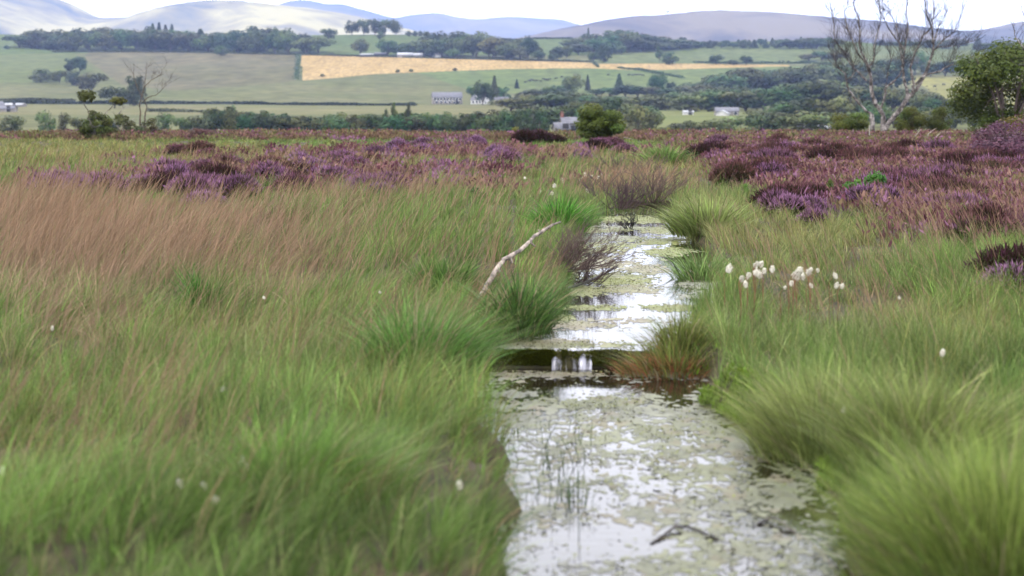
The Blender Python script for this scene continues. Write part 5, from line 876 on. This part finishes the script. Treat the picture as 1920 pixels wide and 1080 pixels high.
house(688, 105.5, 24, 2.5, 2.2, 12, 0, 'low white roofed shed at the left of the ridge farm', 'dark', 'metal', name='shed', cat='shed'); house(714, 105.5, 22, 4, 3, 14, 0, 'dark barn in the middle of the ridge farm', 'dark', 'slate', name='barn', cat='barn'); house(760, 107, 28, 4, 4, 12, 0, 'long pale roofed barn of the ridge farm under the wood', 'stone', 'metal', name='barn', cat='barn'); house(784, 107, 18, 3.5, 3.5, 12, 0, 'smaller pale roofed barn right of the long ridge barn', 'stone', 'metal', name='barn', cat='barn'); house(819, 107.5, 9, 4, 5, 8, .4, 'tiny white house with a pointed gable at the right of the ridge farm', 'white')
for k, (x_, w_) in enumerate([(1492, 20), (1528, 34), (1552, 18)]): house(x_, 247, w_, 7, 3.5, 6, .1, ['white shed at the left of the pale buildings behind the bog edge', 'long white shed in the middle of the pale buildings behind the bog edge', 'white shed at the right of the pale buildings beside the dark bush'][k], 'white', 'metal', name='shed', cat='shed', d=430.0, door=.3, wins=[(-.4, .55, .8, .9)])

# ------------------------------------------------------------------ cattle and sheep far off on the fields
def skin_mesh(name, joints, edges, mat):
    me = bpy.data.meshes.new(name); me.from_pydata([j[:3] for j in joints], edges, []); o = bpy.data.objects.new(name, me); C.objects.link(o); o.modifiers.new('s', 'SKIN'); m2 = o.modifiers.new('d', 'SUBSURF'); m2.levels = 1
    for v, j in zip(me.skin_vertices[0].data, joints): v.radius = (j[3], j[3])
    me.skin_vertices[0].data[0].use_root = True; dg = bpy.context.evaluated_depsgraph_get(); r = bpy.data.meshes.new_from_object(o.evaluated_get(dg)); bpy.data.objects.remove(o); r.name = name; r.materials.clear(); r.materials.append(mat); return r
def beast(name, mat, head, k=1.0):
    J = [(0, 0, 1.0, .36), (.55, 0, 1.02, .38), (-.55, 0, 1.04, .36), (-.8, 0, 1.05, .22), (.85, 0, 1.12, .22), (1.15, 0, head, .15), (1.42, 0, head - .18, .10), (.6, .22, .6, .12), (.58, .22, .02, .07), (.6, -.22, .6, .12), (.62, -.22, .02, .07), (-.62, .22, .62, .13), (-.72, .22, .35, .08), (-.66, .22, .02, .07), (-.62, -.22, .62, .13), (-.72, -.22, .35, .08), (-.66, -.22, .02, .07), (-.92, 0, .6, .04), (1.12, .16, head + .12, .05), (1.12, -.16, head + .12, .05)]
    E = [(0, 1), (0, 2), (2, 3), (1, 4), (4, 5), (5, 6), (1, 7), (7, 8), (1, 9), (9, 10), (2, 11), (11, 12), (12, 13), (2, 14), (14, 15), (15, 16), (3, 17), (5, 18), (5, 19)]
    return skin_mesh(name, [tuple(v * k for v in j) for j in J], E, mat)
M['cowhide'] = plain('cow_hide', (.02, .018, .02), .8); M['fleece'] = plain('sheep_fleece', (.13, .12, .09), .95)
COW = [beast('cow', M['cowhide'], 1.25), beast('cow', M['cowhide'], .45)]; SHEEP = beast('sheep', M['fleece'], .5, .62)
def animals(L, meshes, name, label, group):
    for i, (a, b) in enumerate(L):
        d = slope_d(a, b); x_ = float(ax(a, b) * d); o = obj(name, meshes[i % len(meshes)], None, (x_, d, float(landz(np.array(x_), np.array(d))) - .08)); o.rotation_euler = (0, 0, random.choice([0, 3.14]) + random.uniform(-.6, .6)); tag(o, label, name, group)
animals([(985, 156), (992, 154), (995, 152.5), (998, 152), (1001, 153.5), (1007, 153), (1014, 154), (1019, 150), (1022, 151), (1026, 152), (1030, 150.5), (1043, 149), (1053, 146)], COW, 'cow', 'dark cow grazing in the herd left of the large round tree', 'cattle left of the large round tree')
animals([(1140, 142), (1179, 142), (1186, 143), (1191, 142), (1196, 142), (1201, 142), (1206, 143)], COW, 'cow', 'dark cow in the herd between lone conifer and curved hedge', 'cattle below the curved hedge')
animals([(1311, 118), (1318, 118.5), (1323, 118), (1462, 117), (1468, 117), (1478, 117)], COW, 'cow', 'tiny dark cow beside the hedge right of the golden field', 'cattle beside the right hedge')
animals([(1738, 163), (1753, 164), (1756, 169), (1769, 161), (1780, 169), (1785, 168), (1741, 170)], [SHEEP, COW[1]], 'sheep', 'small dull sheep scattered on the yellow pasture behind the birch', 'sheep on the yellow pasture')

# ------------------------------------------------------------------ posts on the bog edge and a bird
M['post'] = plain('grey_post', (.36, .34, .30), .9, (.24, .22, .2), 8)
for px, py, lb in [(305, 242, 'pale fence post on the left bog edge beside the small upright bush'), (334, 243, 'thin post right beside the small upright bush on the left'), (410, 242, 'white topped fence post on the bog edge under the tall valley trees'), (462, 242, 'pale post at the right of the tall valley trees'), (1630, 235, 'thin brown stake in the heather left of the birch trunks')]:
    d = 83.0 if px < 1000 else 70.0; x_ = float(ax(px, py) * d); zt = float(zat(py, d)); zb = float(bogz(np.array(x_), np.array(d))); mb = MB(); hh = zt - zb; r = .045 if px < 1000 else .02; mb.tube([(0, 0, -.1), (.01, 0, hh * .5), (0, 0, hh - .03), (0, 0, hh)], [r, r * .97, r * .95, r * .6], 8); o = mb.build('fence_post', M['post']); o.location = (x_, d, zb); tag(o, lb, 'post')
bm_ = MB(); bm_.add([(-.16, 0, 0), (-.05, -.05, .02), (.1, 0, .01), (-.05, .05, .02), (-.02, 0, -.04), (-.02, 0, .05)], None, [(0, 1, 5), (0, 5, 3), (0, 4, 1), (0, 3, 4), (1, 2, 5), (3, 5, 2), (1, 4, 2), (3, 2, 4)]); bm_.add([(-.04, -.03, .03), (.05, -.03, .03), (.0, -.34, .14), (-.09, -.33, .13), (-.04, .03, .03), (.05, .03, .03), (.0, .34, .14), (-.09, .33, .13)], [(0, 1, 2, 3), (4, 7, 6, 5)])
o = bm_.build('bird', M['cowhide']); o.location = (float(ax(1252, 23) * 130), 130, float(zat(23, 130))); o.rotation_euler = (0, 0, .5); tag(o, 'tiny dark bird flying above the heath hill', 'bird')
